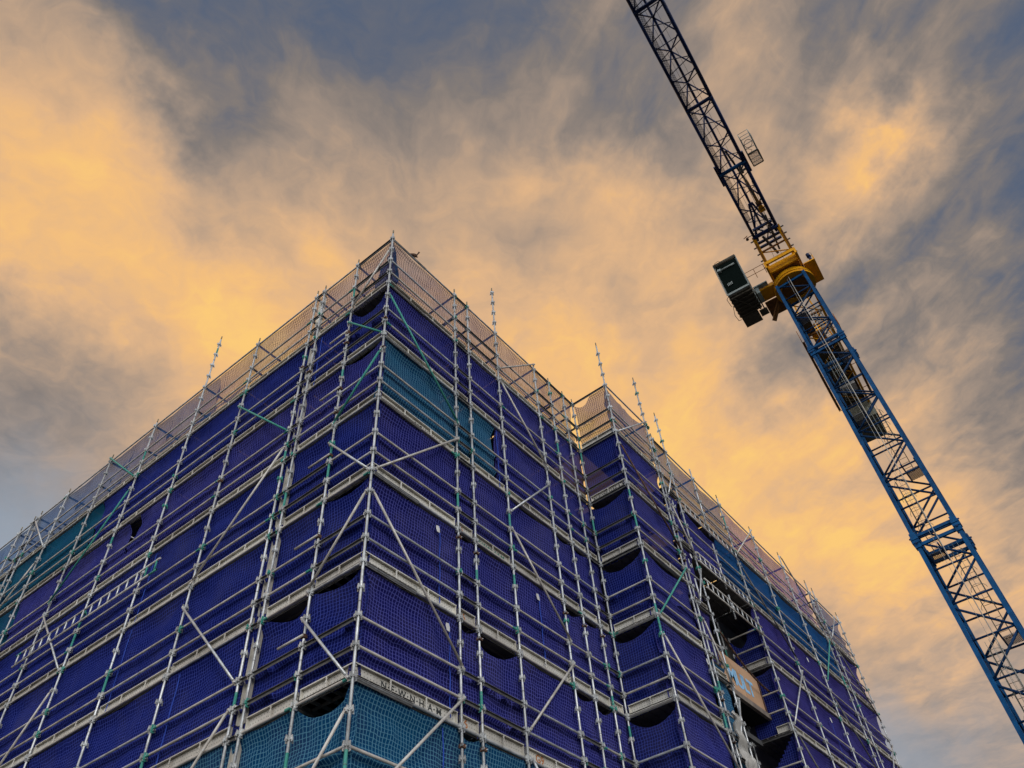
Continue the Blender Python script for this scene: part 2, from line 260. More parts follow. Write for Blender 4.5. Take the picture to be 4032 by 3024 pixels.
def glass_mat(name, c, rough=.12):
    mt, t, o = new_mat(name); q = NT(t); b = q.n('ShaderNodeBsdfPrincipled')
    tc = q.n('ShaderNodeTexCoord'); nn = q.noise(tc.outputs['Object'], 2.5, 3, .6)
    q.l(q.mixc(nn.outputs[0], c, rgb(c[0]*.5, c[1]*.5, c[2]*.5)), b.inputs['Base Color']); b.inputs['Roughness'].default_value = rough; b.inputs['Specular IOR Level'].default_value = .02
    t.links.new(b.outputs[0], o.inputs[0]); return mt
GLASS = glass_mat('tinted cab glass', rgb(.004, .009, .007), .5)
def sheer_mat():
    mt, t, o = new_mat('torn plastic film'); q = NT(t)
    tc = q.n('ShaderNodeTexCoord'); nn = q.noise(tc.outputs['Object'], 5, 5, .6)
    df = q.n('ShaderNodeBsdfDiffuse'); q.l(q.mixc(nn.outputs[0], rgb(.55, .52, .46), rgb(.34, .32, .28)), df.inputs[0])
    tr = q.n('ShaderNodeBsdfTransparent'); mx = q.n('ShaderNodeMixShader'); q.l(q.m('MULTIPLY_ADD', nn.outputs[0], .7, .4, clamp=True), mx.inputs[0])
    t.links.new(tr.outputs[0], mx.inputs[1]); t.links.new(df.outputs[0], mx.inputs[2]); t.links.new(mx.outputs[0], o.inputs[0]); return mt
SHEER = sheer_mat()
def grate_mat():
    mt, t, o = new_mat('walkway grating'); q = NT(t); tc = q.n('ShaderNodeTexCoord')
    w = q.n('ShaderNodeTexChecker'); w.inputs['Scale'].default_value = 14; q.l(tc.outputs['Object'], w.inputs[0])
    df = q.n('ShaderNodeBsdfDiffuse'); df.inputs[0].default_value = rgb(.22, .22, .23)
    tr = q.n('ShaderNodeBsdfTransparent'); mx = q.n('ShaderNodeMixShader'); q.l(q.m('MULTIPLY_ADD', w.outputs[1], .5, .3), mx.inputs[0])
    t.links.new(tr.outputs[0], mx.inputs[1]); t.links.new(df.outputs[0], mx.inputs[2]); t.links.new(mx.outputs[0], o.inputs[0]); return mt
GRATE = grate_mat()

# ------------------------------------------------------------------ mesh builder
class MB:
    def __init__(s): s.v = []; s.f = []; s.mi = []; s.mats = []; s.smooth = []
    def mat(s, m):
        if m not in s.mats: s.mats.append(m)
        return s.mats.index(m)
    def tube(s, a, b, r, m, n=10, r2=None, cap=True):
        a, b = Vector(a), Vector(b); d = (b-a)
        if d.length < 1e-6: return s
        d.normalize(); x = d.orthogonal().normalized(); y = d.cross(x); i0 = len(s.v); k = s.mat(m); r2 = r if r2 is None else r2
        for p, rr in ((a, r), (b, r2)):
            for j in range(n):
                t = 2*math.pi*j/n; s.v.append(p+(x*math.cos(t)+y*math.sin(t))*rr)
        for j in range(n): s.f.append((i0+j, i0+(j+1) % n, i0+n+(j+1) % n, i0+n+j)); s.mi.append(k); s.smooth.append(True)
        if cap:
            s.f.append(tuple(i0+j for j in range(n-1, -1, -1))); s.mi.append(k); s.smooth.append(False)
            s.f.append(tuple(i0+n+j for j in range(n))); s.mi.append(k); s.smooth.append(False)
        return s
    def path(s, pts, r, m, n=6):
        for a, b in zip(pts, pts[1:]): s.tube(a, b, r, m, n)
        return s
    def hexa(s, P, m):          # eight corners: bottom four then top four
        i0 = len(s.v); s.v += [Vector(p) for p in P]; k = s.mat(m)
        for q in ((3, 2, 1, 0), (4, 5, 6, 7), (0, 1, 5, 4), (1, 2, 6, 5), (2, 3, 7, 6), (3, 0, 4, 7)):
            s.f.append(tuple(i0+j for j in q)); s.mi.append(k); s.smooth.append(False)
        return s
    def box(s, x0, x1, y0, y1, z0, z1, m):
        return s.hexa([(x0, y0, z0), (x1, y0, z0), (x1, y1, z0), (x0, y1, z0), (x0, y0, z1), (x1, y0, z1), (x1, y1, z1), (x0, y1, z1)], m)
    def bar(s, a, b, w, h, m, up=(0, 0, 1)):      # rectangular bar from a to b
        a, b = Vector(a), Vector(b); d = (b-a).normalized(); u = Vector(up)
        if abs(d.dot(u)) > .98: u = Vector((1, 0, 0))
        x = d.cross(u).normalized()*w/2; y = x.cross(d).normalized()*h/2
        return s.hexa([a-x-y, a+x-y, b+x-y, b-x-y, a-x+y, a+x+y, b+x+y, b-x+y], m)
    def ngon(s, pts, m, flip=False):
        i0 = len(s.v); s.v += [Vector(p) for p in pts]; q = list(range(i0, i0+len(pts)))
        s.f.append(tuple(q[::-1] if flip else q)); s.mi.append(s.mat(m)); s.smooth.append(False); return s
    def mesh(s, name):
        me = bpy.data.meshes.new(name); me.from_pydata([tuple(v) for v in s.v], [], s.f)
        for m in s.mats: me.materials.append(m)
        me.polygons.foreach_set('material_index', s.mi); me.polygons.foreach_set('use_smooth', s.smooth); me.update(); return me

CAMP = Vector((-7.2, -8.3, 1.6))
def tag(o, label=None, cat=None, group=None, kind=None):
    if label: o['label'] = label
    if cat: o['category'] = cat
    if group: o['group'] = group
    if kind: o['kind'] = kind
    return o
def single(name, me, label, cat, group=None, loc=None, kind=None):
    o = bpy.data.objects.new(name, me); COL.objects.link(o)
    if loc is not None: o.location = loc
    return tag(o, label, cat, group, kind)
class Thing:
    def __init__(s, name, loc, label, cat, group=None):
        s.o = bpy.data.objects.new(name, None); COL.objects.link(s.o); s.o.location = loc; s.loc = Vector(loc); s.o.empty_display_size = .3
        tag(s.o, label, cat, group); s.parts = {}
    def part(s, name, me, M=None, label=None, subs=None, kind=None):
        M = M if M is not None else Matrix.Identity(4)
        if isinstance(me, MB): me = me.mesh(name)
        s.parts.setdefault(name, []).append((me, M, label, subs or [], kind)); return s
    def flush(s):
        inv = Matrix.Translation(-s.loc)
        for name, L in s.parts.items():
            if len(L) > 100: L.sort(key=lambda e: (e[1] @ (sum((Vector(c) for c in (e[0].vertices[0].co, e[0].vertices[-1].co)), Vector())/2)-CAMP).length)
            for me, M, lab, subs, kind in L[:100]:
                o = bpy.data.objects.new(name, me); COL.objects.link(o); o.parent = s.o; o.matrix_basis = inv @ M
                if lab: o['label'] = lab
                if kind: o['kind'] = kind
                for sn, sm, SM in subs:
                    c = bpy.data.objects.new(sn, sm); COL.objects.link(c); c.parent = o; c.matrix_basis = SM
            if len(L) > 100:
                mats = []; vs = []; fs = []; mi = []; sm_ = []
                for me, M, lab, subs, kind in L[100:]:
                    k0 = len(vs); mp_ = []
                    for m_ in me.materials:
                        if m_ not in mats: mats.append(m_)
                        mp_.append(mats.index(m_))
                    vs += [tuple(M @ v.co) for v in me.vertices]
                    for p in me.polygons: fs.append(tuple(k0+i for i in p.vertices)); mi.append(mp_[p.material_index]); sm_.append(p.use_smooth)
                big_ = bpy.data.meshes.new(name); big_.from_pydata(vs, [], fs)
                for m_ in mats: big_.materials.append(m_)
                big_.polygons.foreach_set('material_index', mi); big_.polygons.foreach_set('use_smooth', sm_); big_.update()
                o = bpy.data.objects.new(name, big_); COL.objects.link(o); o.parent = s.o; o.matrix_basis = inv; o['kind'] = 'stuff'

# ------------------------------------------------------------------ ground and building
g_ = MB().ngon([(-600, -600, 0), (600, -600, 0), (600, 600, 0), (-600, 600, 0)], STONE)
tag(single('road', g_.mesh('road'), None, None), kind='structure')
pv = MB().box(-3.2, 40, -4.4, 0.0, 0.0, .13, PAVE).box(-3.2, 0, 0.0, 40, 0.0, .13, PAVE)
tag(single('pavement', pv.mesh('pavement'), None, None), kind='structure')
bt = Thing('concrete_building', (12, 12, 0), 'dark bare concrete building shell behind the blue scaffold nets', 'building')
w_ = MB().box(1.55, 24.3, 1.55, 23.5, 0, ZD-.5, CONC)
bt.part('wall', w_)
w2 = MB().box(9.3, 11.3, .22, 1.5, 0, ZD-1.0, CONC).box(15.15, 24.3, .22, 1.5, 0, ZD-1.0, CONC)
bt.part('wall', w2)
for z in (-2.62, -8.9):
    bt.part('floor_slab', MB().box(11.32, 15.1, .1, 1.52, ZD+z-.2, ZD+z, SHADED))
bt.part('balcony_slab', MB().box(11.5, 15.1, -.70, -.60, ZD-5.97, ZD-5.81, DIRTY).box(11.5, 15.1, -.598, 1.52, ZD-5.97, ZD-5.83, SHADED).box(11.6, 14.9, -.3, -.2, ZD-6.65, ZD-6.5, CONC))
bt.part('roof_parapet', MB().box(1.6, 24.2, 1.6, 1.8, ZD-.49, ZD-.2, CONC))
bt.flush()

# ------------------------------------------------------------------ scaffold parts (X along the face, Y inwards, Z up)
TR = .0242
_c = {}
def cached(key, fn):
    if key not in _c: _c[key] = fn().mesh(key[0])
    return _c[key]
def ledger_mb(L, var):
    b = MB(); m = RAIL if var != 2 else GALV
    b.tube((.03, 0, 0), (L-.03, 0, 0), TR, m, 10, cap=False)
    for x in (.035, L-.035):
        e = GREEN if (var == 1 and x > 1) or (var == 3 and x < 1) else GALV
        b.box(x-.02, x+.02, -.02, .02, -.045, .05, e).box(x-.008, x+.008, -.032, .032, -.075, .075, e)
    if var == 1: b.tube((L-.2, 0, 0), (L-.03, 0, 0), TR+.001, GREEN, 10, cap=False)
    if var == 3: b.tube((.03, 0, 0), (.17, 0, 0), TR+.001, GREEN, 10, cap=False)
    return b
def tee_mb(L, var):
    b = MB(); b.box(.04, L-.04, -.038, .038, -.004, .004, TEE).box(.04, L-.04, -.004, .004, -.055, -.0042, TEE)
    e = GREEN if var == 1 else GALV
    for x in (.045, L-.045): b.box(x-.018, x+.018, -.045, .045, -.03, .03, e).box(x-.008, x+.008, -.03, .03, -.08, .07, e)
    return b
def star(b, z, m):
    for dx, dy in ((1, 0), (-1, 0), (0, 1), (0, -1)):
        b.box(dx*.042-.019, dx*.042+.019, dy*.042-.019, dy*.042+.019, z-.02, z+.025, m)
        b.bar((dx*.064, dy*.064, z-.045), (dx*.050, dy*.050, z+.05), .012 if dx else .034, .034 if dx else .012, m)
def standard_mb(H, var):
    b = MB(); rnd = random.Random(int(H*100)*7+var)
    top = H-.16
    b.tube((0, 0, 0), (0, 0, top), TR, GALV, 12)
    b.tube((0, 0, top), (0, 0, H), .018, TIP, 8)
    i = 0; z = .44
    while z < H-.25:
        g = rnd.random() < .09
        star(b, z, GREEN if g else GALV)
        if rnd.random() < (.10 if var else .05): b.tube((0, 0, z-.44), (0, 0, z-.06 if rnd.random() < .5 else z-.2), TR+.0012, GREEN, 12, cap=False)
        if i % 5 == var % 5: b.tube((0, 0, z-.26), (0, 0, z-.25), TR+.003, TEE, 12)
        z += .5; i += 1
    return b
def toe_mb(L, text=None):
    b = MB(); x0, x1 = .045, L-.045; yo, yi = .032, .096; z0, z1 = .035, .262
    b.box(x0, x1, yi-.004, yi, z0, z1, TOE)
    for z in (z0, z1): b.box(x0, x1, yo, yi-.0045, z-.002, z+.002, TOE)
    b.box(x0, x1, yo, yo+.003, z0+.0025, z0+.016, TOE).box(x0, x1, yo, yo+.003, z1-.016, z1-.0025, TOE)
    for x in (x0+.01, x1-.01): b.box(x-.003, x+.003, yo+.004, yi-.005, z0+.003, z1-.003, TOE)
    n = max(1, round(L/.8))
    for i in range(1, n):
        x = L*i/n; b.box(x-.014, x+.014, yo+.001, yo+.012, z0+.003, z1-.003, TOE)
    return b
def deck_mb(L):
    b = MB()
    for j in range(5):
        y = .105+.235*j; b.box(.02, L-.02, y, y+.225, .064, .07, DECKM).box(.02, L-.02, y, y+.006, .01, .0635, DECKM).box(.02, L-.02, y+.219, y+.225, .01, .0635, DECKM)
    return b
def transom_mb():
    b = MB(); b.box(-.03, .03, .05, 1.24, -.004, .004, TEE).box(-.004, .004, .05, 1.24, -.05, -.0042, TEE)
    return b
def text_mesh(s, size, mat, space=1.0, ext=.0006, off=0):
    cu = bpy.data.curves.new('lettering', 'FONT'); cu.body = s; cu.size = size; cu.space_character = space; cu.extrude = ext; cu.offset = off
    o = bpy.data.objects.new('tmp', cu); COL.objects.link(o)
    dg = bpy.context.evaluated_depsgraph_get(); me = bpy.data.meshes.new_from_object(o.evaluated_get(dg))
    bpy.data.objects.remove(o); me.name = 'lettering'; me.materials.clear(); me.materials.append(mat); return me
STAND = Matrix.Rotation(R_(90), 4, 'X')       # text stands upright facing -Y

class Run:
    """one straight face of scaffold; u grows to the right as seen from outside"""
    def __init__(s, o, ax): s.o = Vector(o); s.ax = Vector(ax); s.inn = Vector((-ax[1], ax[0]))
    def P(s, u, d, z): p = s.o+s.ax*u+s.inn*d; return Vector((p.x, p.y, ZD+z))
    def M(s, u, d=0, z=0):
        p = s.P(u, d, z); return Matrix(((s.ax.x, s.inn.x, 0, p.x), (s.ax.y, s.inn.y, 0, p.y), (0, 0, 1, p.z), (0, 0, 0, 1)))
LEFT = Run((0, 0), (0, -1)); RIGHT = Run((0, 0), (1, 0)); BUMP = Run((0, -1.25), (1, 0))
NOTCH = Run((7.95, 0), (0, -1)); BAYR = Run((15.0, 0), (0, -1))
lit = random.Random(5)
def put_standard(t, run, u, d, top):
    H = ZD+top; var = lit.randrange(3); H = round(H*20)/20
    p = run.P(u, d, 0); t.part('standard', cached(('standard', H, var), lambda: standard_mb(H, var)), Matrix.Translation((p.x, p.y, 0)) @ Matrix.Rotation(R_(0), 4, 'Z'))
def put_rail(t, run, name, u0, u1, z, tee=False, d=0):
    L = round(abs(u1-u0), 3); var = lit.choice((0, 0, 0, 2, 2, 1, 3))
    if tee: me = cached(('guardrail' if name != 'ledger' else 'ledger', L, 'tee', var == 1), lambda: tee_mb(L, int(var == 1)))
    else: me = cached((name, L, var), lambda: ledger_mb(L, var))
    t.part(name, me, run.M(min(u0, u1), d, z))
def put_toe(t, run, u0, u1, z, txt=None, mat=None, size=.13, du=.55, space=1.75):
    L = round(u1-u0, 3); subs = []
    if txt:
        me = text_mesh(txt, size, mat, space, off=.004); subs = [('lettering', me, Matrix.Translation((du, .0905, .095)) @ STAND)]
    t.part('toe_board', cached(('toe_board', L), lambda: toe_mb(L)), run.M(u0, 0, z), subs=subs)
def put_deck(t, run, u0, u1, z):
    L = round(u1-u0, 3); t.part('deck', cached(('deck', L), lambda: deck_mb(L)), run.M(u0, 0, z))
def brace(t, run, a, b, mat=None, d=-.06, bend=0):
    mat = mat or RAIL; A = run.P(a[0], d, a[1]); B = run.P(b[0], d, b[1]); mid = (A+B)/2; q = MB()
    dv = (B-A).normalized(); A2, B2 = A-mid, B-mid
    q.tube(A2+dv*.07, B2-dv*.07, TR, mat, 10)
    inn = Vector((run.inn.x, run.inn.y, 0))
    for e, sg in ((A2, 1), (B2, -1)):
        q.bar(e-dv*sg*.02, e+dv*sg*.10, .05, .012, mat, up=inn)
        q.tube(e-inn*.02, e+inn*.05, .016, GALV, 8).bar(e+Vector((0, 0, -.05))+inn*.04, e+Vector((0, 0, .05))+inn*.04, .05, .03, GALV, up=inn)
    t.part('diagonal_brace', q, Matrix.Translation(mid))
def couplers(t, run, u, z, d=-.01):
    q = MB(); q.box(-.045, .045, -.04, .04, -.03, .03, RUST).box(-.055, -.045, -.06, .0, -.015, .015, GALV).tube((.03, -.06, 0), (.03, .05, 0), .008, GALV, 6)
    t.part('coupler', q, run.M(u, d, z))

NW = 'N\u00b7E\u00b7W\u00b7N\u00b7H\u00b7A\u00b7M'
# ---- left face
LU = [-24.65, -22.25, -19.85, -17.85, -17.0, -16.58, -14.89, -12.45, -10.09, -7.69, -5.29, -2.86, -2.54, -1.27, 0]
LTOP = {-7.69: 4.4, -5.29: 2.3, -2.86: 2.35, -2.54: 2.3, -1.27: 2.3, 0: 2.42}
t = Thing('scaffold', (0, 10, 0), 'galvanised tube scaffold along the long left face of the building', 'scaffold', 'scaffold runs around the building')
for u in LU[:-1]:
    put_standard(t, LEFT, u, 0, LTOP.get(u, 2.3)); put_standard(t, LEFT, u, 1.27, 1.8)
for a, b in zip(LU, LU[1:]):
    small = b-a < 1.0 or (b == 0)
    for k in range(0, 8):
        z = -2*k; n = LU.index(a)
        tee_m = (b-a < .6) or (b == 0 and k in (0, 1, 4, 5)) or (b == -1.27 and k in (3, 5))
        put_rail(t, LEFT, 'ledger', a, b, z, tee=(b-a < .6))
        put_rail(t, LEFT, 'guardrail', a, b, z+.5, tee=tee_m); put_rail(t, LEFT, 'guardrail', a, b, z+1.0, tee=tee_m)
        if b-a > .6: put_toe(t, LEFT, a, b, z, *((NW, INK, .12, .7, 1.4) if (k == 5 and b == 0) and False else ()))
        put_deck(t, LEFT, a, b, z)
    put_rail(t, LEFT, 'guardrail', a, b, 2.0, tee=(b-a < .6 or b == 0))
for u in LU[3:]:
    for k in range(0, 7):
        t.part('transom', cached(('transom',), transom_mb), LEFT.M(u, 0, -2*k))
    t.part('transom', cached(('transom',), transom_mb), LEFT.M(u, 0, 2.0))
    if u != 0: t.part('transom', cached(('transom',), transom_mb), LEFT.M(u, 0, 1.0))
for k in range(-1, 6):        # upright planks closing the narrow slot between the paired standards
    q = MB().box(-.11, .11, .115, .12, -1.75, -.05, TOE).box(-.11, -.105, .07, .1145, -1.75, -.05, TOE).box(.105, .11, .07, .1145, -1.75, -.05, TOE)
    t.part('infill_plank', q, LEFT.M(-2.70, 0, -2*k))
GB = GREEN
for a, b, mt_ in [((0, 1.45), (-1.22, 0), RAIL), ((0, -1.96), (-1.27, -.48), GREEN), ((0, -2.55), (-1.27, -3.97), GREEN), ((-1.30, -4.5), (-.03, -5.98), GALV),
              ((-.03, -6.5), (-1.30, -8.0), RAIL), ((-1.33, -8.5), (-.05, -10.02), GALV), ((-.03, -10.5), (-1.3, -12.0), RAIL),
              ((-5.33, -.54), (-2.86, -3.1), GREEN), ((-2.86, -3.6), (-5.25, -5.97), RAIL), ((-5.29, -6.52), (-2.9, -9.02), GALV), ((-2.9, -9.5), (-5.3, -12.0), RAIL),
              ((-12.5, 2.17), (-10.07, -.1), GREEN), ((-10.08, -.56), (-12.45, -3.2), GREEN), ((-12.45, -3.55), (-10.12, -6.02), GALV), ((-10.10, -6.51), (-12.4, -9.0), RAIL),
              ((-16.6, 1.85), (-14.8, -.12), GALV), ((-14.85, -.65), (-16.6, -2.1), RAIL)]:
    brace(t, LEFT, a, b, mt_)
for z in (-1, -3, -5, -7, -9):
    q = MB().tube((0, 0, 0), (.62, 0, 0), TR, RAIL, 10).tube((0, 0, 0), (-.006, 0, 0), .017, RUST, 10)
    t.part('tie_tube', q, LEFT.M(-1.85, -.05, z+.16)); couplers(t, LEFT, -1.27, z+.16)
for u, z in ((-.0, -1.4), (-2.86, -.9), (-2.54, -1.3), (-1.27, -.9), (-5.29, -3.1), (-1.27, -3.6), (-2.86, -10.9), (-1.27, -1.25)): couplers(t, LEFT, u, z)
t.flush()
# ladder beam lying along the left face
q = MB(); u0, u1 = -12.97, -6.87
q.tube((u0, 0, .15), (u1, 0, .15), TR, RAIL).tube((u0, 0, -.16), (u1, 0, -.16), TR, RAIL)
n = 16
for i in range(n+1):
    u = u0+.12+(u1-u0-.24)*i/n; q.tube((u, 0, -.16), (u, 0, .15), .021, GREEN if i in (n, n-1) else GALV, 8)
q.tube((u0, 0, .15), (u0+.25, 0, .15), TR+.001, GREEN).tube((u1-.3, 0, -.16), (u1, 0, -.16), TR+.001, GREEN)
o = single('ladder_beam', q.mesh('ladder_beam'), 'horizontal ladder shaped beam clamped across the left face below the torn net', 'ladder beam'); o.matrix_world = LEFT.M(0, -.085, -4.68)

# ---- right face up to the inner corner
RU = [0, 2.39, 2.92, 4.15, 5.96, 6.70, 7.43, 7.95]
RTOP = {0: 2.42, 2.39: 2.3, 2.92: 2.25, 4.15: 4.25, 5.96: 2.2, 6.70: 2.2, 7.43: 2.2, 7.95: 2.25}
t = Thing('scaffold', (4, 0, 0), 'galvanised tube scaffold on the near right face between the main corner and the inner corner', 'scaffold', 'scaffold runs around the building')
for u in RU:
    put_standard(t, RIGHT, u, 0, RTOP[u])
    if u > 2: put_standard(t, RIGHT, u, 1.27, 1.8)
for a, b in zip(RU, RU[1:]):
    for k in range(0, 8):
        z = -2*k; teeb = (a == 2.39 or a == 7.43)
        put_rail(t, RIGHT, 'ledger', a, b, z, tee=teeb and k < 3)
        tm = teeb or (a == 2.92 and k in (0, 5)) or (a == 5.96 and k in (0, 5, 6)) or (a == 4.15 and k == 6)
        put_rail(t, RIGHT, 'guardrail', a, b, z+.5, tee=tm); put_rail(t, RIGHT, 'guardrail', a, b, z+1.0, tee=tm)
        tx = ()
        if k == 5 and a == 0: tx = (NW, INK, .16, .64, 1.28)
        if k == 3 and a == 2.92: tx = (NW, INKG, .155, .06, .93)
        if k == 2 and a == 0: tx = (NW, INK, .15, 1.15, .95)
        if k == 2 and a == 4.15: tx = (NW, INK, .155, .5, .95)
        if k == 1 and a == 4.15: tx = ()
        if k in (3, 4, 5) and a == 2.39: tx = ('6', INKR, .2, .16, 1)
        if k == 5 and a == 4.15: tx = ('G9', INKR, .2, .35, 1)
        put_toe(t, RIGHT, a, b, z, *tx)
        put_deck(t, RIGHT, a, b, z)
    put_rail(t, RIGHT, 'guardrail', a, b, 2.0, tee=a in (2.39, 5.96, 6.70, 7.43))
for u in RU[1:]:
    for k in range(-1, 7): t.part('transom', cached(('transom',), transom_mb), RIGHT.M(u, 0, -2*k))
    t.part('transom', cached(('transom',), transom_mb), RIGHT.M(u, 0, 1.0))
for a, b, mt_ in [((0, -.47), (2.39, -3.02), GREEN), ((.03, -5.97), (2.39, -3.5), RAIL), ((.03, -6.5), (2.41, -9.0), RAIL), ((2.41, -9.5), (0, -12.0), RAIL),
              ((4.15, -4.52), (5.92, -2.6), GALV), ((4.15, -5.0), (5.97, -7.0), RAIL), ((4.2, -9.48), (5.98, -7.5), RAIL), ((4.17, -.1), (5.93, -2.0), RAIL), ((4.16, .44), (5.95, 2.17), RAIL), ((4.2, -10.0), (5.97, -12.0), GALV)]:
    brace(t, RIGHT, a, b, mt_)
for u, z in ((2.39, -6.2), (2.92, -6.3), (5.96, -6.3), (2.39, -10.3), (2.92, -10.2), (6.7, -6.3), (7.43, -6.25), (5.96, -10.2), (0, -2.45), (2.92, -8.2)): couplers(t, RIGHT, u, z)
t.flush()

# ---- projecting part: return at the inner corner, then the face to the loading bay
BU = [7.95, 10.28, 10.50, 11.32]
t = Thing('scaffold', (9.5, -1.2, 0), 'scaffold around the projecting middle part, beside the dark loading bay opening', 'scaffold', 'scaffold runs around the building')
BT = {7.95: 4.05, 10.28: 4.3, 10.50: 1.75, 11.32: 3.35}
for u in BU: put_standard(t, BUMP, u, 0, BT[u])
for u in (10.28, 11.32): put_standard(t, BUMP, u, 1.27, 1.6)
for k in range(0, 8):
    z = -2*k
    put_rail(t, NOTCH, 'ledger', 0, 1.25, z, tee=k < 3)
    for zz in (.5, 1.0): put_rail(t, NOTCH, 'guardrail', 0, 1.25, z+zz, tee=k < 3)
    put_toe(t, NOTCH, 0, 1.25, z, *((NW, INK, .16, .1, .98) if k == 1 else ()))
    for a, b in zip(BU, BU[1:]):
        zz0 = z if a < 10.4 else z-.5
        put_rail(t, BUMP, 'ledger', a, b, zz0, tee=b-a < .9)
        put_rail(t, BUMP, 'guardrail', a, b, zz0+.5, tee=b-a < .9); put_rail(t, BUMP, 'guardrail', a, b, zz0+1.0, tee=b-a < .5)
        if b-a > .3: put_toe(t, BUMP, a, b, zz0); put_deck(t, BUMP, a, b, zz0)
for a, b in zip(BU, BU[1:]): put_rail(t, BUMP, 'guardrail', a, b, 2.0 if a < 10.4 else 1.5, tee=a > 10)
put_rail(t, NOTCH, 'guardrail', 0, 1.25, 2.0, tee=True)
for u in (7.95, 10.28, 11.32):
    for k in range(-1, 7): t.part('transom', cached(('transom',), transom_mb), BUMP.M(u, 0, -2*k-(.5 if u > 11 else 0)))
for a, b, mt_ in [((7.97, -.52), (10.40, -3.05), RUST), ((7.97, -.02), (10.27, 2.1), GALV), ((7.97, -6.0), (10.33, -3.5), GREEN), ((7.95, -6.52), (10.33, -9.0), RAIL),
              ((11.28, .62), (10.5, -.8), GALV), ((10.5, -1.2), (11.28, -2.72), RAIL), ((11.34, -3.05), (10.6, -4.5), GALV), ((10.52, -5.0), (11.3, -6.6), RAIL), ((11.40, -6.85), (10.7, -8.3), GALV)]:
    brace(t, BUMP, a, b, mt_)
for z in (-2.2, -3.2, -4.4, -6.1, -7.2, -8.2): couplers(t, BUMP, 10.42, z)
for z in (-4.0, -5.9): t.part('tie_tube', MB().tube((0, 0, -.3), (0, 0, .3), TR, GALV), BUMP.M(10.68, -.06, z))
for z in (-1.2, -3.3): t.part('hook_bolt', MB().path([(0, 0, .2), (0, 0, 0), (.05, 0, -.06), (.12, 0, 0), (.12, 0, .1)], .018, GALV, 8), BUMP.M(10.6, -.07, z))
t.flush()

# ---- far part beyond the loading bay, decks one lug lower
FU = [11.32, 13.10, 14.98, 17.55, 20.12, 22.56, 23.22, 25.68]
t = Thing('scaffold', (20, -1.2, 0), 'scaffold on the far right part from the loading bay to the distant corner', 'scaffold', 'scaffold runs around the building')
FT = {13.10: None, 14.98: 1.95, 17.55: 2.0, 20.12: 2.2, 22.56: 2.1, 23.22: 2.05, 25.68: 2.0}
for u in FU[2:]:
    put_standard(t, BUMP, u, 0, FT[u])
    put_standard(t, BUMP, u, 1.27, 1.3)
put_standard(t, BUMP, 22.36, .3, 2.0)
def stub(z0, z1):
    b = MB().tube((0, 0, z0), (0, 0, z1), TR, GALV, 10); z = -10.0
    while z < z1-.05:
        if z > z0+.05: star(b, z, GALV)
        z += .5
    return b
for z0, z1 in ((-.92, 1.95), (-2.85, -1.2), (-3.85, -3.05)): t.part('standard', stub(z0, z1), BUMP.M(13.10, 0, 0))
for a, b in zip(FU, FU[1:]):
    put_rail(t, BUMP, 'guardrail', a, b, 1.5)
    for k in range(0, 8):
        z = -2*k-.5; bay = a < 14.9
        if bay and k > 1: continue
        put_rail(t, BUMP, 'ledger', a, b, z)
        put_rail(t, BUMP, 'guardrail', a, b, z+.5); put_rail(t, BUMP, 'guardrail', a, b, z+1.0)
        put_deck(t, BUMP, a, b, z)
        if not bay: put_toe(t, BUMP, a, b, z)
for u in FU[1:]:
    for k in range(-1, 7):
        if u < 14 and k > 1: continue
        t.part('transom', cached(('transom',), transom_mb), BUMP.M(u, 0, -2*k-.5))
def truss(z0, z1, sag=0):
    q = MB(); a, b = 11.36, 14.94
    q.tube((a, -.03, z0), (b, -.03, z0), TR, RAIL).tube((a, -.03, z1), (b, -.03, z1), TR, RAIL)
    for i in range(12):
        u = a+.15+(b-a-.3)*i/11; q.tube((u, -.03, z0), (u, -.03, z1), .017, GALV, 8)
    return q
for z0, z1 in ((-.60, -.90), (-2.46, -2.76), (-3.36, -3.64)): t.part('lattice_girder', truss(z0, z1), BUMP.M(0, -.04, 0))
for k in range(1, 7):
    z = -2*k-.5
    put_rail(t, BAYR, 'guardrail', .15, 1.25, z+1.15 if False else z+.66); put_rail(t, BAYR, 'guardrail', .15, 1.25, z+1.2)
    if k > 0: put_toe(t, BAYR, .15 if k < 3 else .72, 1.23, z+.02)
for a, b, mt_ in [((15.0, -.57), (17.55, 1.82), RAIL), ((15.0, -1.1), (17.5, -3.4), TEE), ((20.15, 1.98), (22.5, -.3), TEE), ((24.9, 1.4), (23.2, -.23), GALV),
              ((22.6, -.6), (20.15, -3.15), GREEN), ((23.2, -.7), (25.5, -2.9), TEE), ((17.6, -3.76), (15.08, -6.28), GALV), ((20.1, -3.78), (22.5, -6.0), TEE), ((15.05, -6.6), (17.5, -9.0), TEE), ((25.65, -3.7), (23.3, -6.0), GALV)]:
    brace(t, BUMP, a, b, mt_)
for z in (.9, .2, -.4, -2.3, -2.9, -4.4, -4.9, -6.6): couplers(t, BUMP, 22.6, z)
t.flush()

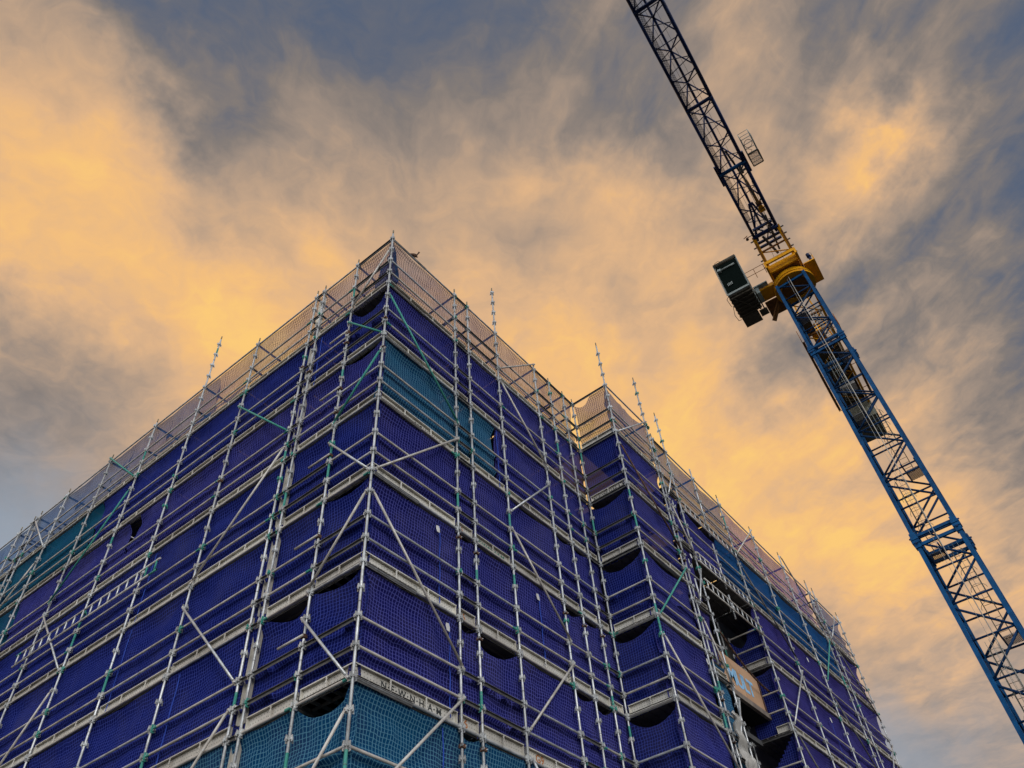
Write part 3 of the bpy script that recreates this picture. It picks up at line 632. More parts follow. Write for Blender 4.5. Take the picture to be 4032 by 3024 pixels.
# ------------------------------------------------------------------ debris nets
def net(run, u0, u1, z0, z1, mat, label, sags=None, top_j=.02, d0=.125, seed=0, holes=None, fold=1.0, rails=(), tags_=(), seams=(), res=.085, group='debris nets hung inside the scaffold'):
    nu = max(3, int((u1-u0)/res)); nv = max(3, int((z1-z0)/.085))
    vs = []; uvs = []; fs = []
    for j in range(nv+1):
        for i in range(nu+1):
            u = u0+(u1-u0)*i/nu; s = 0
            for (a, b, dep, skew) in (sags or []):
                if a < u < b:
                    q = (u-a)/(b-a); q = q**skew; s = max(s, dep*4*q*(1-q))
            s *= .8
            s += top_j*max(0, noise.noise((u*1.7+seed, 5.1, seed)))*1.2
            zt = z1-s; z = z0+(zt-z0)*j/nv
            pin = 1.0
            for zr in rails: pin = min(pin, abs(z-zr)/.28)
            pin = pin**.7; edge = min(1, (zt-z)/.12+.15)
            bil = noise.noise((u*.9+seed*3.1, z*.7, seed)); fl = noise.noise((u*1.6+seed, z*4.5, seed+9)); fv = noise.noise((u*6.5+seed, z*1.1, seed+3))
            d = d0+pin*fold*(.085*bil+.024*fl*(1 if fold < 2 else .3)+.014*fv*(1+fold*.6))+s*.12
            d = max(d, .034)
            if z-z0 < .34: d = max(d, .113)
            q_ = max(0, min(1, (zt-z)/.22)); q_ = q_+(1-q_)*min(1, s/.2); d = .03+(d-.03)*q_
            if rails and min(abs(z-zr) for zr in rails) < .03: d = min(d, .06)
            p = run.P(u, d, z); vs.append(tuple(p)); uvs.append((u+seed*.37+.02*noise.noise((u*3, z*3, 1)), z+.02*fl))
    W = nu+1
    for j in range(nv):
        for i in range(nu):
            if holes:
                u = u0+(u1-u0)*(i+.5)/nu; z = z0+(z1-z0)*(j+.5)/nv
                if any(h(u, z) for h in holes): continue
            fs.append((j*W+i, j*W+i+1, (j+1)*W+i+1, (j+1)*W+i))
    me = bpy.data.meshes.new('debris_net'); me.from_pydata(vs, [], fs); me.materials.append(mat)
    ul = me.uv_layers.new(name='UVMap')
    for l in me.loops: ul.data[l.index].uv = uvs[l.vertex_index]
    me.polygons.foreach_set('use_smooth', [True]*len(fs)); me.update()
    c = run.P((u0+u1)/2, 0, z0)
    me.transform(Matrix.Translation(-c))
    o = single('debris_net', me, label, 'debris net', group, c)
    for (u, z) in tags_:
        rr = random.Random(u*10); q = MB(); b_ = [(0, 0, 0), (.07, -.004, .01), (.085, -.012, -.06), (.075, -.02, -.16), (.01, -.01, -.15), (-.01, -.004, -.06)]
        q.ngon(b_, WHITEP).ngon([(x, y-.002, z_) for x, y, z_ in b_], WHITEP, True)
        w = bpy.data.objects.new('paper_tag', q.mesh('paper_tag')); COL.objects.link(w); w.parent = o; w.matrix_basis = Matrix.Translation(-c) @ run.M(u, .03, z)
    for (u, za, zb) in seams:
        q = MB(); n = 12; pts = [Vector((.012*math.sin(i*1.3+u), .0, za+(zb-za)*i/n)) for i in range(n+1)]
        for a, b in zip(pts, pts[1:]): q.bar(a, b, .02, .006, SEAM, up=(0, 1, 0))
        w = bpy.data.objects.new('edge_webbing', q.mesh('edge_webbing')); COL.objects.link(w); w.parent = o; w.matrix_basis = Matrix.Translation(-c) @ run.M(u, .05, 0)
    return o
ORD = {0: 'parapet', 1: 'first', 2: 'second', 3: 'third', 4: 'fourth', 5: 'fifth', 6: 'sixth', 7: 'seventh'}
def rl(z): return (z+.5, z+1.0)
# left face
LM = {1: PURPLE2, 2: PURPLE, 3: PURPLE2, 4: PURPLE2, 5: PURPLE2, 6: TEAL, 7: TEAL}
def tear(u, z): return -9.50 < u < -9.0+.0 and z > -3.1 and (u+9.25)**2 < (.25*(z+3.1)/.85)**2*1.0+.0004
for k in range(1, 8):
    z0, z1 = -2*k+.02, -2*k+1.985; L = []
    corner_s = {1: (.34, .7), 2: (.16, .8), 3: (.04, .8), 4: (.12, .9), 5: (.16, .9), 6: (.30, .8), 7: (.3, 1)}[k]
    sg = [(-1.27, .02, corner_s[0], corner_s[1]), (-2.54, -1.27, .26 if k == 5 else .03, 1.4)]
    rr = random.Random(k)
    for a, b in zip(LU, LU[1:]):
        if b < -2: sg.append((a, b, rr.choice((0, .02, .03, .05)), rr.uniform(.7, 1.4)))
    col = 'purple' if k in (2,) else 'dark blue'
    if k == 1:
        net(LEFT, -11.75, -.03, z0, z1, LM[k], 'dark blue debris net on left face, first lift below the see-through strip', sg, seed=1+k, rails=rl(z0), seams=((-2.35, z0, z1),))
        net(LEFT, -24.6, -11.8, z0, z1, TEALG, 'green teal debris net at the far end of the left face, upper one', sg, seed=30+k, rails=rl(z0))
    elif k == 2:
        net(LEFT, -14.9, -.03, z0, z1, PURPLE, 'purple debris net on left face with the black triangular tear', sg, seed=1+k, rails=rl(z0), holes=[tear], res=.045)
        net(LEFT, -24.6, -14.95, z0, z1, TEALG, 'teal debris net at the far left, directly beneath the other teal one', sg, seed=30+k, rails=rl(z0))
    elif k < 6:
        net(LEFT, -24.6, -.03, z0, z1, LM[k], f'dark blue debris net on left face, {["", "", "", "behind the ladder beam", "one lift under the ladder beam", "directly above the teal net"][k]}', sg, seed=1+k, rails=rl(z0), seams=((-4.9 if k == 5 else -7.4, z0, z1),))
    else:
        nm = ('at the bottom edge', 'in the lowest lift')[k-6]
        net(LEFT, -6.6, -.03, z0, z1, TEAL, f'teal debris net on left face, {nm}', sg, seed=1+k, rails=rl(z0))
        net(LEFT, -24.6, -6.65, z0, z1, PURPLE2, f'dark blue debris net on left face, {nm}, left of the teal', sg, seed=40+k, rails=rl(z0))
net(LEFT, -7.0, -.03, .08, 2.015, PARA, 'see-through grey net along the left parapet next to the corner', [(a, b, .03, 1) for a, b in zip(LU, LU[1:])], seed=50, rails=(.5, 1.0), fold=1.6)
net(LEFT, -24.6, -7.02, .08, 2.015, PARAB, 'see-through blue net along the far left parapet', [(a, b, .04, 1) for a, b in zip(LU, LU[1:])], seed=51, rails=(.5, 1.0), fold=2.0)
net(LEFT, -.75, -.05, .3, 1.93, TEALB, 'loose dark blue net bunched at the very top of the corner', [(-.9, -.04, .35, 1)], seed=52, d0=.2, fold=2.5, holes=[lambda u, z: z > 1.0+2.2*(u+.75) and z > .75], res=.03)
# right face
for k in range(1, 8):
    z0, z1 = -2*k+.02, -2*k+1.985; rr = random.Random(60+k)
    sg = []
    for a, b in zip(RU, RU[1:]):
        dep = {(3, 4.15): .08, (4, 4.15): .04, (4, 2.39): .12, (5, 2.39): .16, (5, 2.92): .34, (5, 4.15): .06, (4, 5.96): .16, (4, 6.70): .13, (4, 7.43): .04, (2, 5.96): .06, (3, 5.96): .12, (3, 6.7): .12, (5, 5.96): .16, (5, 6.7): .22, (6, 6.7): .22, (6, 5.96): .12, (4, 0): .05, (5, 0): .05, (2, 0): .0, (6, 0): .03, (6, 2.39): .12}.get((k, a), rr.choice((.01, .03, .05)))
        sg.append((a, b, dep, .8 if a == 2.92 else 1))
    nm = ['', 'first lift below the see-through strip', 'second lift', 'third lift, under the teal panel', 'fourth lift, with a white tag', 'fifth lift, above the stencilled plank', 'sixth lift, at the bottom edge of the picture', 'lowest lift, out of view'][k]
    if k == 2:
        net(RIGHT, .03, 3.86, z0, z1, TEAL, 'bright teal debris net on right face high beside the main corner', sg, seed=60+k, rails=rl(z0))
        net(RIGHT, 3.9, 8.06, z0, z1, PURPLE, 'purple debris net on right face, immediately right of the bright teal panel', sg, seed=80, rails=rl(z0), seams=((3.95, z0, z1),))
    elif k >= 6:
        net(RIGHT, .03, 8.06, z0, z1, TEAL if k == 6 else TEALB, f'teal debris net on right face, {nm}', sg, seed=60+k, rails=rl(z0), seams=((2.0, z0, z1-.1),))
    else:
        tg = {4: ((1.78, -6.22),), 3: (), 5: ((2.05, -8.22),)}.get(k, ()); tg2 = {4: ((4.95, -6.25),)}.get(k, ())
        net(RIGHT, .03, 8.06, z0, z1, [0, PURPLE, 0, PURPLE, PURPLE, PURPLE][k], f'purple debris net on right face, {nm}', sg, seed=60+k, rails=rl(z0), tags_=tg+tg2, seams=[(x+.12, z0+.1, z+.05) for x, z in tg+tg2])
net(RIGHT, .03, 7.9, .08, 2.015, PARA, 'see-through grey net along the right parapet between both corners', [(a, b, .03, 1) for a, b in zip(RU, RU[1:])], seed=70, rails=(.5, 1.0), fold=1.6)
# notch return and projecting face
for k in range(1, 8):
    z0, z1 = -2*k+.02, -2*k+1.985
    s_ = {1: (.03, 1), 2: (.24, .55), 3: (.36, .7), 4: (.30, .6), 5: (.38, .85), 6: (.26, 1.2), 7: (.3, 1)}[k]
    net(NOTCH, -.1, 1.24, z0, z1, PURPLE2, f'dark navy net on the narrow return by the inner corner, {ORD[k]} lift down', [(-.05, 1.3, s_[0], s_[1])], seed=90+k, rails=rl(z0))
    sg = [(7.95, 10.28, (.02, .05, .14, .06, .05, .04, .05)[k-1], 1.2)]
    net(BUMP, 7.98, 10.40, z0, z1, PURPLE, f'purple net on the wide face of the projecting part, {ORD[k]} lift down', sg, seed=100+k, rails=rl(z0), tags_=((10.2, -6.2),) if k == 4 else ())
net(NOTCH, .02, 1.24, .08, 1.97, PARA, 'see-through net with cords darkened as if backlit on the return parapet', [(0, .6, .2, 1)], seed=110, rails=(.5, 1.0), fold=1.0)
net(BUMP, 7.98, 10.34, .08, 1.97, PARAB, 'see-through blue net on the projecting part parapet', [(7.95, 10.4, .12, 1)], seed=111, rails=(.5, 1.0), fold=2.0)
for i, (za, zb, mt_, nm) in enumerate([(-2.45, -.55, PURPLE, 'violet net strip left of the loading bay, topmost'), (-4.4, -2.5, PURPLE3, 'violet net strip left of the loading bay, with a white tag'), (-5.95, -4.5, PURPLE3, 'violet net strip left of the loading bay, above the teal strip'),
        (-7.9, -6.05, TEAL, 'teal net strip left of the loading bay beside the torn plastic'), (-10.4, -8.0, TEAL, 'teal net strip left of the loading bay, lowest')]):
    net(BUMP, 10.52, 11.28, za, zb, mt_, nm, [(10.5, 11.3, .08, 1)], seed=120+i, tags_=((11.05, -2.62),) if i == 1 else ())
# beyond the loading bay
sgF = lambda dep: [(a, b, dep, 1) for a, b in zip(FU, FU[1:])]
for (a, b, mt_, nm) in [(10.52, 15.2, PARAB, 'grey blue see-through net on the parapet above the loading bay'), (15.25, 22.3, PARAL, 'lilac see-through net on the far right parapet'), (22.6, 25.6, PARAB, 'blue see-through net on the parapet at the distant corner')]:
    net(BUMP, a, b, -.42, 1.485, mt_, nm, sgF(.05), seed=int(a*7), rails=(0, .5), fold=1.8)
net(BUMP, 11.36, 13.62, -2.44, -.75, PURPLE, 'purple net directly above the dark loading bay opening', [(11.3, 15, .15, 1)], seed=140)
net(BUMP, 13.65, 23.1, -2.44, -.55, TEALB, 'long blue net beneath the lilac parapet strip', sgF(.06), seed=141, rails=(-2, -1.5))
net(BUMP, 23.15, 25.6, -2.44, -.55, PURPLE3, 'violet net at the distant corner, topmost', sgF(.08), seed=142, rails=(-2, -1.5))
for k in range(2, 7):
    z0 = -2*k-.48; nm = ['', '', 'under the long blue one', 'third lift down', 'fourth lift down', 'fifth lift down', 'lowest'][k]
    net(BUMP, 15.02, 25.6, z0, z0+1.97, PURPLE3 if k < 6 else PURPLE, f'violet net right of the loading bay, {nm}', sgF(.05), seed=150+k, rails=rl(z0), tags_=((18.9, -2.75),) if k == 2 else (((19.0, -4.8),) if k == 3 else ()), seams=((19.1, z0+.1, z0+1.7),) if k in (3, 4) else ())
net(BAYR, .15, 1.22, -4.4, -3.2, PURPLE2, 'dark net on the side of the loading bay, above the tan board', [(.1, .8, .5, 1)], seed=160)
net(BAYR, .12, 1.22, -6.42, -4.55, PURPLE2, 'dark net on the side of the loading bay, right beside the tan board', [(.1, 1.25, .12, 1)], seed=161)
net(BAYR, .3, 1.22, -8.9, -6.5, PURPLE2, 'dark net with a slanting edge on the side of the loading bay, below the ledge', None, seed=162, holes=[lambda u, z: z > -6.5-(1.22-u)*.9])

# ------------------------------------------------------------------ hoarding board in the loading bay
t = Thing('hoarding_board', (13.9, -.66, ZD-5.9), 'tan hoarding board with pale blue letters in the loading bay opening', 'hoarding board')
YB = -.66
for a, b in ((12.6, 13.78), (13.79, 14.93)):
    t.part('panel', MB().box(a, b, YB, YB+.03, ZD-5.80, ZD-4.76, SIGNM))
tm = text_mesh('MULT', .66, SIGNB, .9, .002, .018)
t.part('lettering', tm, Matrix.Translation((12.86, YB-.004, ZD-5.55)) @ STAND)
t.part('edge_strip', MB().box(14.955, 15.0, YB-.02, YB+.05, ZD-5.92, ZD-4.75, RUST))
t.flush()
q = MB(); pts = []
for i in range(15):
    s = i/14; pts.append(Vector((12.2+2.95*s, -1.02+.16*s, ZD-4.55-.62*s-.22*math.sin(math.pi*s))))
q.path(pts, .03, RUST, 8)
single('bent_pipe', q.mesh('bent_pipe'), 'brown bent pipe sagging in front of the tan board', 'pipe')
# torn plastic sheet
vs = []; fs = []; nu, nv = 7, 26
for j in range(nv+1):
    z = -7.55-1.75*j/nv; wd = .16+.16*math.sin(j/nv*3.0)+.05*math.sin(j*1.9)
    cx = 10.52+.26*j/nv+.05*math.sin(j*.6)
    for i in range(nu+1):
        s = i/nu-.5; vs.append((cx+wd*s*1.3, -1.40-.06*math.sin(i*2.1+j*.35)-.04*math.sin(j*.9), ZD+z+.05*math.sin(i*1.3)))
for j in range(nv):
    for i in range(nu): fs.append((j*(nu+1)+i, j*(nu+1)+i+1, (j+1)*(nu+1)+i+1, (j+1)*(nu+1)+i))
me = bpy.data.meshes.new('plastic_sheet'); me.from_pydata(vs, [], fs); me.materials.append(SHEER); me.polygons.foreach_set('use_smooth', [True]*len(fs))
single('plastic_sheet', me, 'torn translucent white plastic sheet dangling from the tubes left of the loading bay', 'plastic sheet')

# ------------------------------------------------------------------ the bird on the top rail
def skin(name, pts, edges, rad, mat, lv=2):
    me = bpy.data.meshes.new(name); me.from_pydata(pts, edges, []); o = bpy.data.objects.new(name, me); COL.objects.link(o)
    sk = o.modifiers.new('skin', 'SKIN'); sb = o.modifiers.new('sub', 'SUBSURF'); sb.levels = lv; sb.render_levels = lv
    for i, r in enumerate(rad): me.skin_vertices[0].data[i].radius = r
    me.skin_vertices[0].data[0].use_root = True
    dg = bpy.context.evaluated_depsgraph_get(); m2 = bpy.data.meshes.new_from_object(o.evaluated_get(dg)); bpy.data.objects.remove(o)
    m2.materials.clear(); m2.materials.append(mat); m2.polygons.foreach_set('use_smooth', [True]*len(m2.polygons)); m2.name = name; return m2
bx, bz = .80, ZD+2.03
P_ = [(0, 0, .085), (-.045, 0, .08), (-.078, 0, .07), (-.10, 0, .058), (-.122, 0, .045), (.035, 0, .115), (.052, 0, .15), (.075, 0, .21), (.095, 0, .27),
      (.004, .014, .05), (.002, .014, .004), (.004, -.014, .05), (.002, -.014, .004), (.048, .012, .088), (.078, .012, .10)]
E_ = [(0, 1), (1, 2), (2, 3), (3, 4), (0, 5), (5, 6), (6, 7), (7, 8), (0, 9), (9, 10), (0, 11), (11, 12), (0, 13), (13, 14)]
Rd = [(.036, .036), (.034, .034), (.024, .024), (.017, .017), (.004, .004), (.028, .028), (.009, .014), (.006, .015), (.004, .02), (.005, .005), (.003, .003), (.005, .005), (.003, .003), (.014, .012), (.006, .008)]
bm_ = skin('bird', P_, E_, Rd, BIRDM)
o = single('bird', bm_, 'small brown bird perched on the top rail with its tail cocked up', 'bird', loc=(bx, .0, bz)); o.rotation_euler = (0, 0, R_(-25)); o.scale = (1.45, 1.45, 1.45)

# ------------------------------------------------------------------ tower crane
MX, MY = 31.77, -6.10; az = R_(185.1)
ja = Vector((math.cos(az), math.sin(az), 0)); jn = Vector((math.sin(az), -math.cos(az), 0))
def CF(s, w, z): p = Vector((MX, MY, ZD+z))+ja*s+jn*w; return p
t = Thing('tower_crane', (MX, MY, 0), 'blue tower crane with yellow slewing deck, hanging cab and long navy lattice jib', 'tower crane')
TOPZ = 28.31+ZD; J1, J2 = 6.53+ZD, 21.21+ZD
def mast_section(z0, z1, n):
    b = MB(); h = 1.0
    C = [(-h, h), (-h, -h), (h, -h), (h, h)]
    P = lambda c, z: Vector((MX+c[0], MY+c[1], z))
    for i, c in enumerate(C):
        b.bar(P(c, z0), P(c, z1), .19, .19, BLUE, up=(1, 0, 0))
    for f in range(4):
        a, c = C[f], C[(f+1) % 4]; outn = (Vector((a[0]+c[0], a[1]+c[1], 0))).normalized()
        for i in range(n):
            za = z0+(z1-z0)*i/n; zb = z0+(z1-z0)*(i+1)/n; off = -outn*.0
            p, q = (a, c) if (i+f) % 2 == 0 else (c, a)
            b.tube(P(p, za+.06), P(q, zb-.06), .058, BLUED, 8)
            b.tube(P(p, za+.10), P(q, za+.10), .05, BLUED, 8)
        b.bar(P(a, z1-.25), P(c, z1-.25), .12, .16, BLUE); b.bar(P(a, z0+.25), P(c, z0+.25), .12, .16, BLUE)
    return b
for z0, z1, n in ((0, J1-14.68, 4), (J1-14.68, J1, 8), (J1, J2, 8), (J2, TOPZ, 4)):
    t.part('mast_section', mast_section(z0, z1, n))
for zj in (J1-14.68, J1, J2):
    for c in ((-1, 1), (-1, -1), (1, -1), (1, 1)):
        b = MB(); x, y = MX+c[0], MY+c[1]
        b.box(x-.15, x+.15, y-.15, y+.15, zj-.42, zj+.42, BLUE).box(x-.19, x+.19, y-.19, y+.19, zj-.16, zj-.02, BLUE).box(x-.19, x+.19, y-.19, y+.19, zj+.03, zj+.17, BLUE)
        b.tube((x-.24, y, zj-.2), (x+.24, y, zj-.2), .04, NAVY).tube((x, y-.24, zj+.22), (x, y+.24, zj+.22), .04, NAVY)
        t.part('joint_collar', b)
# caged ladders and landings inside the mast
zl = 4.0; side = 1
while zl < TOPZ-3:
    z1 = min(zl+4.9, TOPZ-1); b = MB(); x, y = MX+.25, MY+.35*side
    for dy in (-.22, .22): b.bar((x, y+dy, zl), (x+.25, y+dy, z1), .04, .03, DGREY, up=(1, 0, 0))
    k = int((z1-zl)/.33)
    for i in range(k): s = i/k; b.tube((x+.25*s, y-.22, zl+(z1-zl)*s), (x+.25*s, y+.22, zl+(z1-zl)*s), .012, DGREY, 5)
    for i in range(4):
        zz = zl+1.6+i*.95
        if zz < z1: b.path([(x-.65*math.sin(math.pi*j/10)+.1, y-.36*math.cos(math.pi*j/10), zz) for j in range(11)], .012, LGREY, 5)
    for q in (3, 5, 7): b.tube((x-.65*math.sin(math.pi*q/10)+.1, y-.36*math.cos(math.pi*q/10), zl+1.6), (x-.65*math.sin(math.pi*q/10)+.1, y-.36*math.cos(math.pi*q/10), z1), .01, LGREY, 5)
    t.part('caged_ladder', b)
    b = MB(); ya, yb = (MY-.9, MY-.15) if side > 0 else (MY+.15, MY+.9)
    b.box(MX-.1, MX+.92, ya, yb, z1-.06, z1-.02, GRATE).box(MX-.95, MX+.95, ya-.02, ya+.05, z1-.14, z1-.065, BLUE).box(MX-.95, MX+.95, yb-.05, yb+.02, z1-.14, z1-.065, BLUE)
    t.part('landing', b); zl += 4.9; side = -side
t.part('hanging_rope', MB().tube((30.55, -6.09, 1.0), (30.55, -6.09, ZD+28.6), .022, CABLE, 6).tube((30.62, -5.8, 1.0), (30.62, -5.95, ZD+28.6), .008, CABLE, 5))
# slew ring and deck
def ring(s, w, z0, z1, r0, r1, m, n=40):
    b = MB()
    for i in range(n):
        a0, a1 = 2*math.pi*i/n, 2*math.pi*(i+1)/n
        P = lambda a, r, z: CF(s+r*math.cos(a), w+r*math.sin(a), z)
        b.hexa([P(a0, r0, z0), P(a1, r0, z0), P(a1, r1, z0), P(a0, r1, z0), P(a0, r0, z1), P(a1, r0, z1), P(a1, r1, z1), P(a0, r1, z1)], m)
    return b
def cbox(b, s0, s1, w0, w1, z0, z1, m):
    return b.hexa([CF(s0, w0, z0), CF(s1, w0, z0), CF(s1, w1, z0), CF(s0, w1, z0), CF(s0, w0, z1), CF(s1, w0, z1), CF(s1, w1, z1), CF(s0, w1, z1)], m)
t.part('slew_ring', ring(0, 0, 28.36, 28.52, .95, 1.42, YEL)); t.part('slew_ring', ring(0, 0, 28.53, 28.62, .9, 1.22, DGREY)); t.part('slew_ring', ring(0, 0, 28.63, 28.95, .95, 1.40, YEL))
b = MB(); cbox(b, -1.6, 2.3, 1.0, 1.14, 29.0, 29.6, YEL); cbox(b, -1.6, 2.3, -1.14, -1.0, 29.0, 29.6, YEL); cbox(b, -1.6, -1.45, -.99, .99, 29.0, 29.6, YEL); cbox(b, 1.5, 1.62, -.99, .99, 29.05, 29.55, YEL); cbox(b, 2.2, 2.32, -.99, .99, 29.3, 29.58, YEL)
cbox(b, -1.44, 1.49, -.98, .98, 29.02, 29.08, BROWN); cbox(b, -1.0, 1.1, -1.95, -1.15, 28.9, 29.0, YEL); cbox(b, -1.0, 1.1, -1.95, -1.90, 29.01, 29.4, YEL); cbox(b, 1.63, 1.70, -1.0, 1.0, 29.0, 29.75, YEL); b.tube(CF(0, 0, 28.40), CF(0, 0, 28.44), .93, BROWN, 28)
t.part('slewing_deck', b)
b = MB()
for w in (-.95, .95):
    b.bar(CF(1.4, w, 29.6), CF(3.4, w*.95, 31.3), .22, .18, YEL); b.bar(CF(-.6, w, 29.6), CF(2.6, w, 31.0), .14, .14, YEL); b.bar(CF(2.0, w, 29.5), CF(3.2, w, 30.8), .1, .1, BROWN)
    for q in range(5): b.bar(CF(1.7+q*.38, w*1.05, 29.8+q*.33), CF(1.7+q*.38, w*1.28, 29.8+q*.33), .09, .06, TEE)
b.bar(CF(1.9, -.95, 30.0), CF(1.9, .95, 30.0), .12, .12, BROWN).bar(CF(2.5, -.95, 30.5), CF(2.5, .95, 30.5), .1, .1, BROWN).bar(CF(1.9, -.95, 30.0), CF(2.5, .95, 30.5), .06, .06, YEL)
t.part('jib_support_frame', b)
# arm to the cab, cab
b = MB(); cbox(b, -.2, .9, 1.15, 2.45, 28.75, 29.05, YEL); cbox(b, -1.7, -.25, 1.15, 2.3, 28.6, 28.72, BROWN); b.bar(CF(-.4, 1.2, 28.7), CF(-1.3, 2.3, 27.7), .3, .12, BROWN); cbox(b, .95, 1.3, 1.5, 2.5, 28.9, 29.0, LGREY); cbox(b, .2, 1.2, 2.2, 2.6, 28.3, 28.9, LGREY)
t.part('cab_arm', b)
b = MB()
for z in (29.5, 30.05): b.tube(CF(1.9, 1.1, z), CF(1.9, 2.7, z), .022, ORPOST, 6)
for w in (1.2, 1.9, 2.6): b.tube(CF(1.9, w, 29.0), CF(1.9, w, 30.05), .022, ORPOST, 6)
b.tube(CF(1.9, 2.7, 30.05), CF(1.2, 2.75, 29.4), .022, ORPOST, 6)
t.part('handrail', b)
cab = MB(); w0, w1 = 2.55, 4.15
prof = [(3.78, 29.95), (3.05, 27.45), (2.95, 27.38), (.7, 27.38), (.55, 27.6), (.55, 29.9), (3.5, 30.05)]
def slab(pr, wa, wb, m, bld):
    A = [CF(s, wa, z) for s, z in pr]; B = [CF(s, wb, z) for s, z in pr]; n = len(pr)
    bld.ngon(A, m, True).ngon(B, m)
    for i in range(n): bld.ngon([A[i], A[(i+1) % n], B[(i+1) % n], B[i]], m)
    return bld
slab(prof, w0, w1, LGREY, cab)
win = MB().hexa([CF(3.80, w0+.06, 29.75), CF(3.80, w1-.06, 29.75), CF(3.10, w1-.06, 27.52), CF(3.10, w0+.06, 27.52), CF(3.70, w0+.06, 29.78), CF(3.70, w1-.06, 29.78), CF(2.98, w1-.06, 27.53), CF(2.98, w0+.06, 27.53)], GLASS)
sub = [('front_window', win.mesh('front_window'), None)]
t.part('cab', cab); t.part('cab_window', win)
gd = MB(); gd.tube(CF(3.72, w0+.25, 29.35), CF(3.72, w1-.35, 29.35), .07, LGREY, 8).bar(CF(3.74, w1-.35, 29.3), CF(3.74, w1-.12, 29.35), .2, .22, LGREY)
for i in range(4): gd.bar(CF(3.28+.01*i, w1-.35-.1*i, 27.95), CF(3.33+.01*i, w1-.35-.1*i, 28.15+.03*(i % 2)), .05, .05, LGREY)
t.part('cab_controls', gd)
t.part('cab_window', MB().hexa([CF(1.3, w0-.02, 28.3), CF(3.1, w0-.02, 28.3), CF(3.5, w0-.02, 29.6), CF(1.3, w0-.02, 29.6), CF(1.3, w0+.01, 28.3), CF(3.1, w0+.01, 28.3), CF(3.5, w0+.01, 29.6), CF(1.3, w0+.01, 29.6)], GLASS))
t.part('visor', MB().tube(CF(3.74, w0-.02, 29.98), CF(3.74, w1+.02, 29.98), .17, DGREY, 14))
b = MB()
for wa, wb in ((w0-.05, w0-.01), (w1+.01, w1+.05)): b.bar(CF(3.86, (wa+wb)/2, 29.95), CF(3.05, (wa+wb)/2, 27.4), .04, .10, LGREY)
cbox(b, 2.98, 3.1, w0, w1, 27.30, 27.37, LGREY); t.part('window_frame', b)
b = MB(); cbox(b, .75, 2.9, w0+.02, w1-.02, 27.28, 27.36, DGREY)
for i in range(6): cbox(b, .9+i*.36, .98+i*.36, w0-.02, w1+.02, 27.16, 27.275, DGREY)
b.bar(CF(.8, w0+.1, 27.14), CF(2.8, w1-.2, 27.14), .08, .03, DGREY); cbox(b, .35, 2.4, w0-.14, w0-.06, 27.1, 27.3, DGREY)
t.part('floor_grating', b)
b = MB(); cbox(b, -.35, .68, w0+.35, w1-.05, 27.3, 27.36, DGREY); cbox(b, -.1, .5, w0-.25, w0+.3, 27.35, 27.42, DGREY); t.part('rear_step', b)
b = MB().path([CF(3.7, w1+.02, 29.9), CF(3.95, w1-.15, 30.05), CF(3.98, w1-.45, 30.1), CF(3.8, w1-.6, 30.05)], .015, TEE, 5); b.path([CF(1.8, w1+.06, 27.6), CF(1.2, w1+.25, 27.3), CF(.6, w1+.2, 27.3), CF(.4, w1+.02, 27.5)], .02, TEE, 5).path([CF(2.4, w1+.04, 28), CF(2.3, w1+.22, 27.9), CF(1.8, w1+.16, 27.6)], .02, TEE, 5)
t.part('cable_loop', b)
# warning lamp, anemometer
b = MB().tube(CF(.6, -1.75, 29.4), CF(.6, -1.75, 29.9), .09, NAVY, 10).tube(CF(.6, -1.75, 29.9), CF(.62, -1.72, 30.25), .15, NAVY, 10, .12)
b.path([CF(.6+.2*math.cos(i*.63), -1.8-.18*math.sin(i*.63), 30.1) for i in range(8)], .012, TEE, 5); t.part('siren', b)
b = MB().tube(CF(3.7, .9, 31.2), CF(3.7, 1.35, 31.2), .03, NAVY, 6).tube(CF(3.7, 1.3, 31.0), CF(3.7, 1.3, 31.22), .11, RUST, 10, .05).bar(CF(3.75, 1.2, 31.35), CF(3.65, 1.5, 31.35), .04, .04, ORPOST); t.part('lamp', b)
# jib
el = R_(3.6); jd = (ja*math.cos(el)+Vector((0, 0, math.sin(el)))); ju = (Vector((0, 0, 1))-jd*jd.z).normalized(); J0 = Vector((28.5, -6.38, ZD+31.26))
def JF(tt, w, h): return J0+jd*tt+jn*w+ju*h
HW = .82; HH = 1.08; bay = 2.42; TEND = 41
def jib_seg(t0, t1):
    b = MB()
    b.tube(JF(t0, HW, 0), JF(t1, HW, 0), .10, NAVY, 10).tube(JF(t0, -HW, 0), JF(t1, -HW, 0), .115, NAVY, 10).tube(JF(t0, 0, HH), JF(t1, 0, HH), .08, NAVY, 10)
    return b
segs = [(-.2, 5.75), (5.75, 10.9), (10.9, 17.9), (17.9, 29.0), (29.0, TEND)]
for a, c in segs:
    b = jib_seg(a, c); n = max(1, round((c-a)/bay)); L = (c-a)/n
    for i in range(n):
        p, q, m_ = a+L*i, a+L*(i+1), a+L*(i+.5)
        for w in (HW, -HW):
            b.tube(JF(p+.05, w, 0), JF(m_, 0, HH), .05, NAVY, 6).tube(JF(q-.05, w, 0), JF(m_, 0, HH), .05, NAVY, 6)
        b.tube(JF(m_-.9, HW, 0), JF(m_-.5, -HW, 0), .028, NAVY, 6).tube(JF(m_-.5, -HW, 0), JF(m_+.2, HW, 0), .028, NAVY, 6).tube(JF(m_+.2, HW, 0), JF(m_+.7, -HW, 0), .028, NAVY, 6)
        b.tube(JF(m_+.95, HW, 0), JF(m_+.95, -HW, 0), .03, NAVY, 6)
        b.tube(JF(m_, -.08, HH), JF(m_, .08, HH), .11, NAVY, 8)
    t.part('jib_section', b)
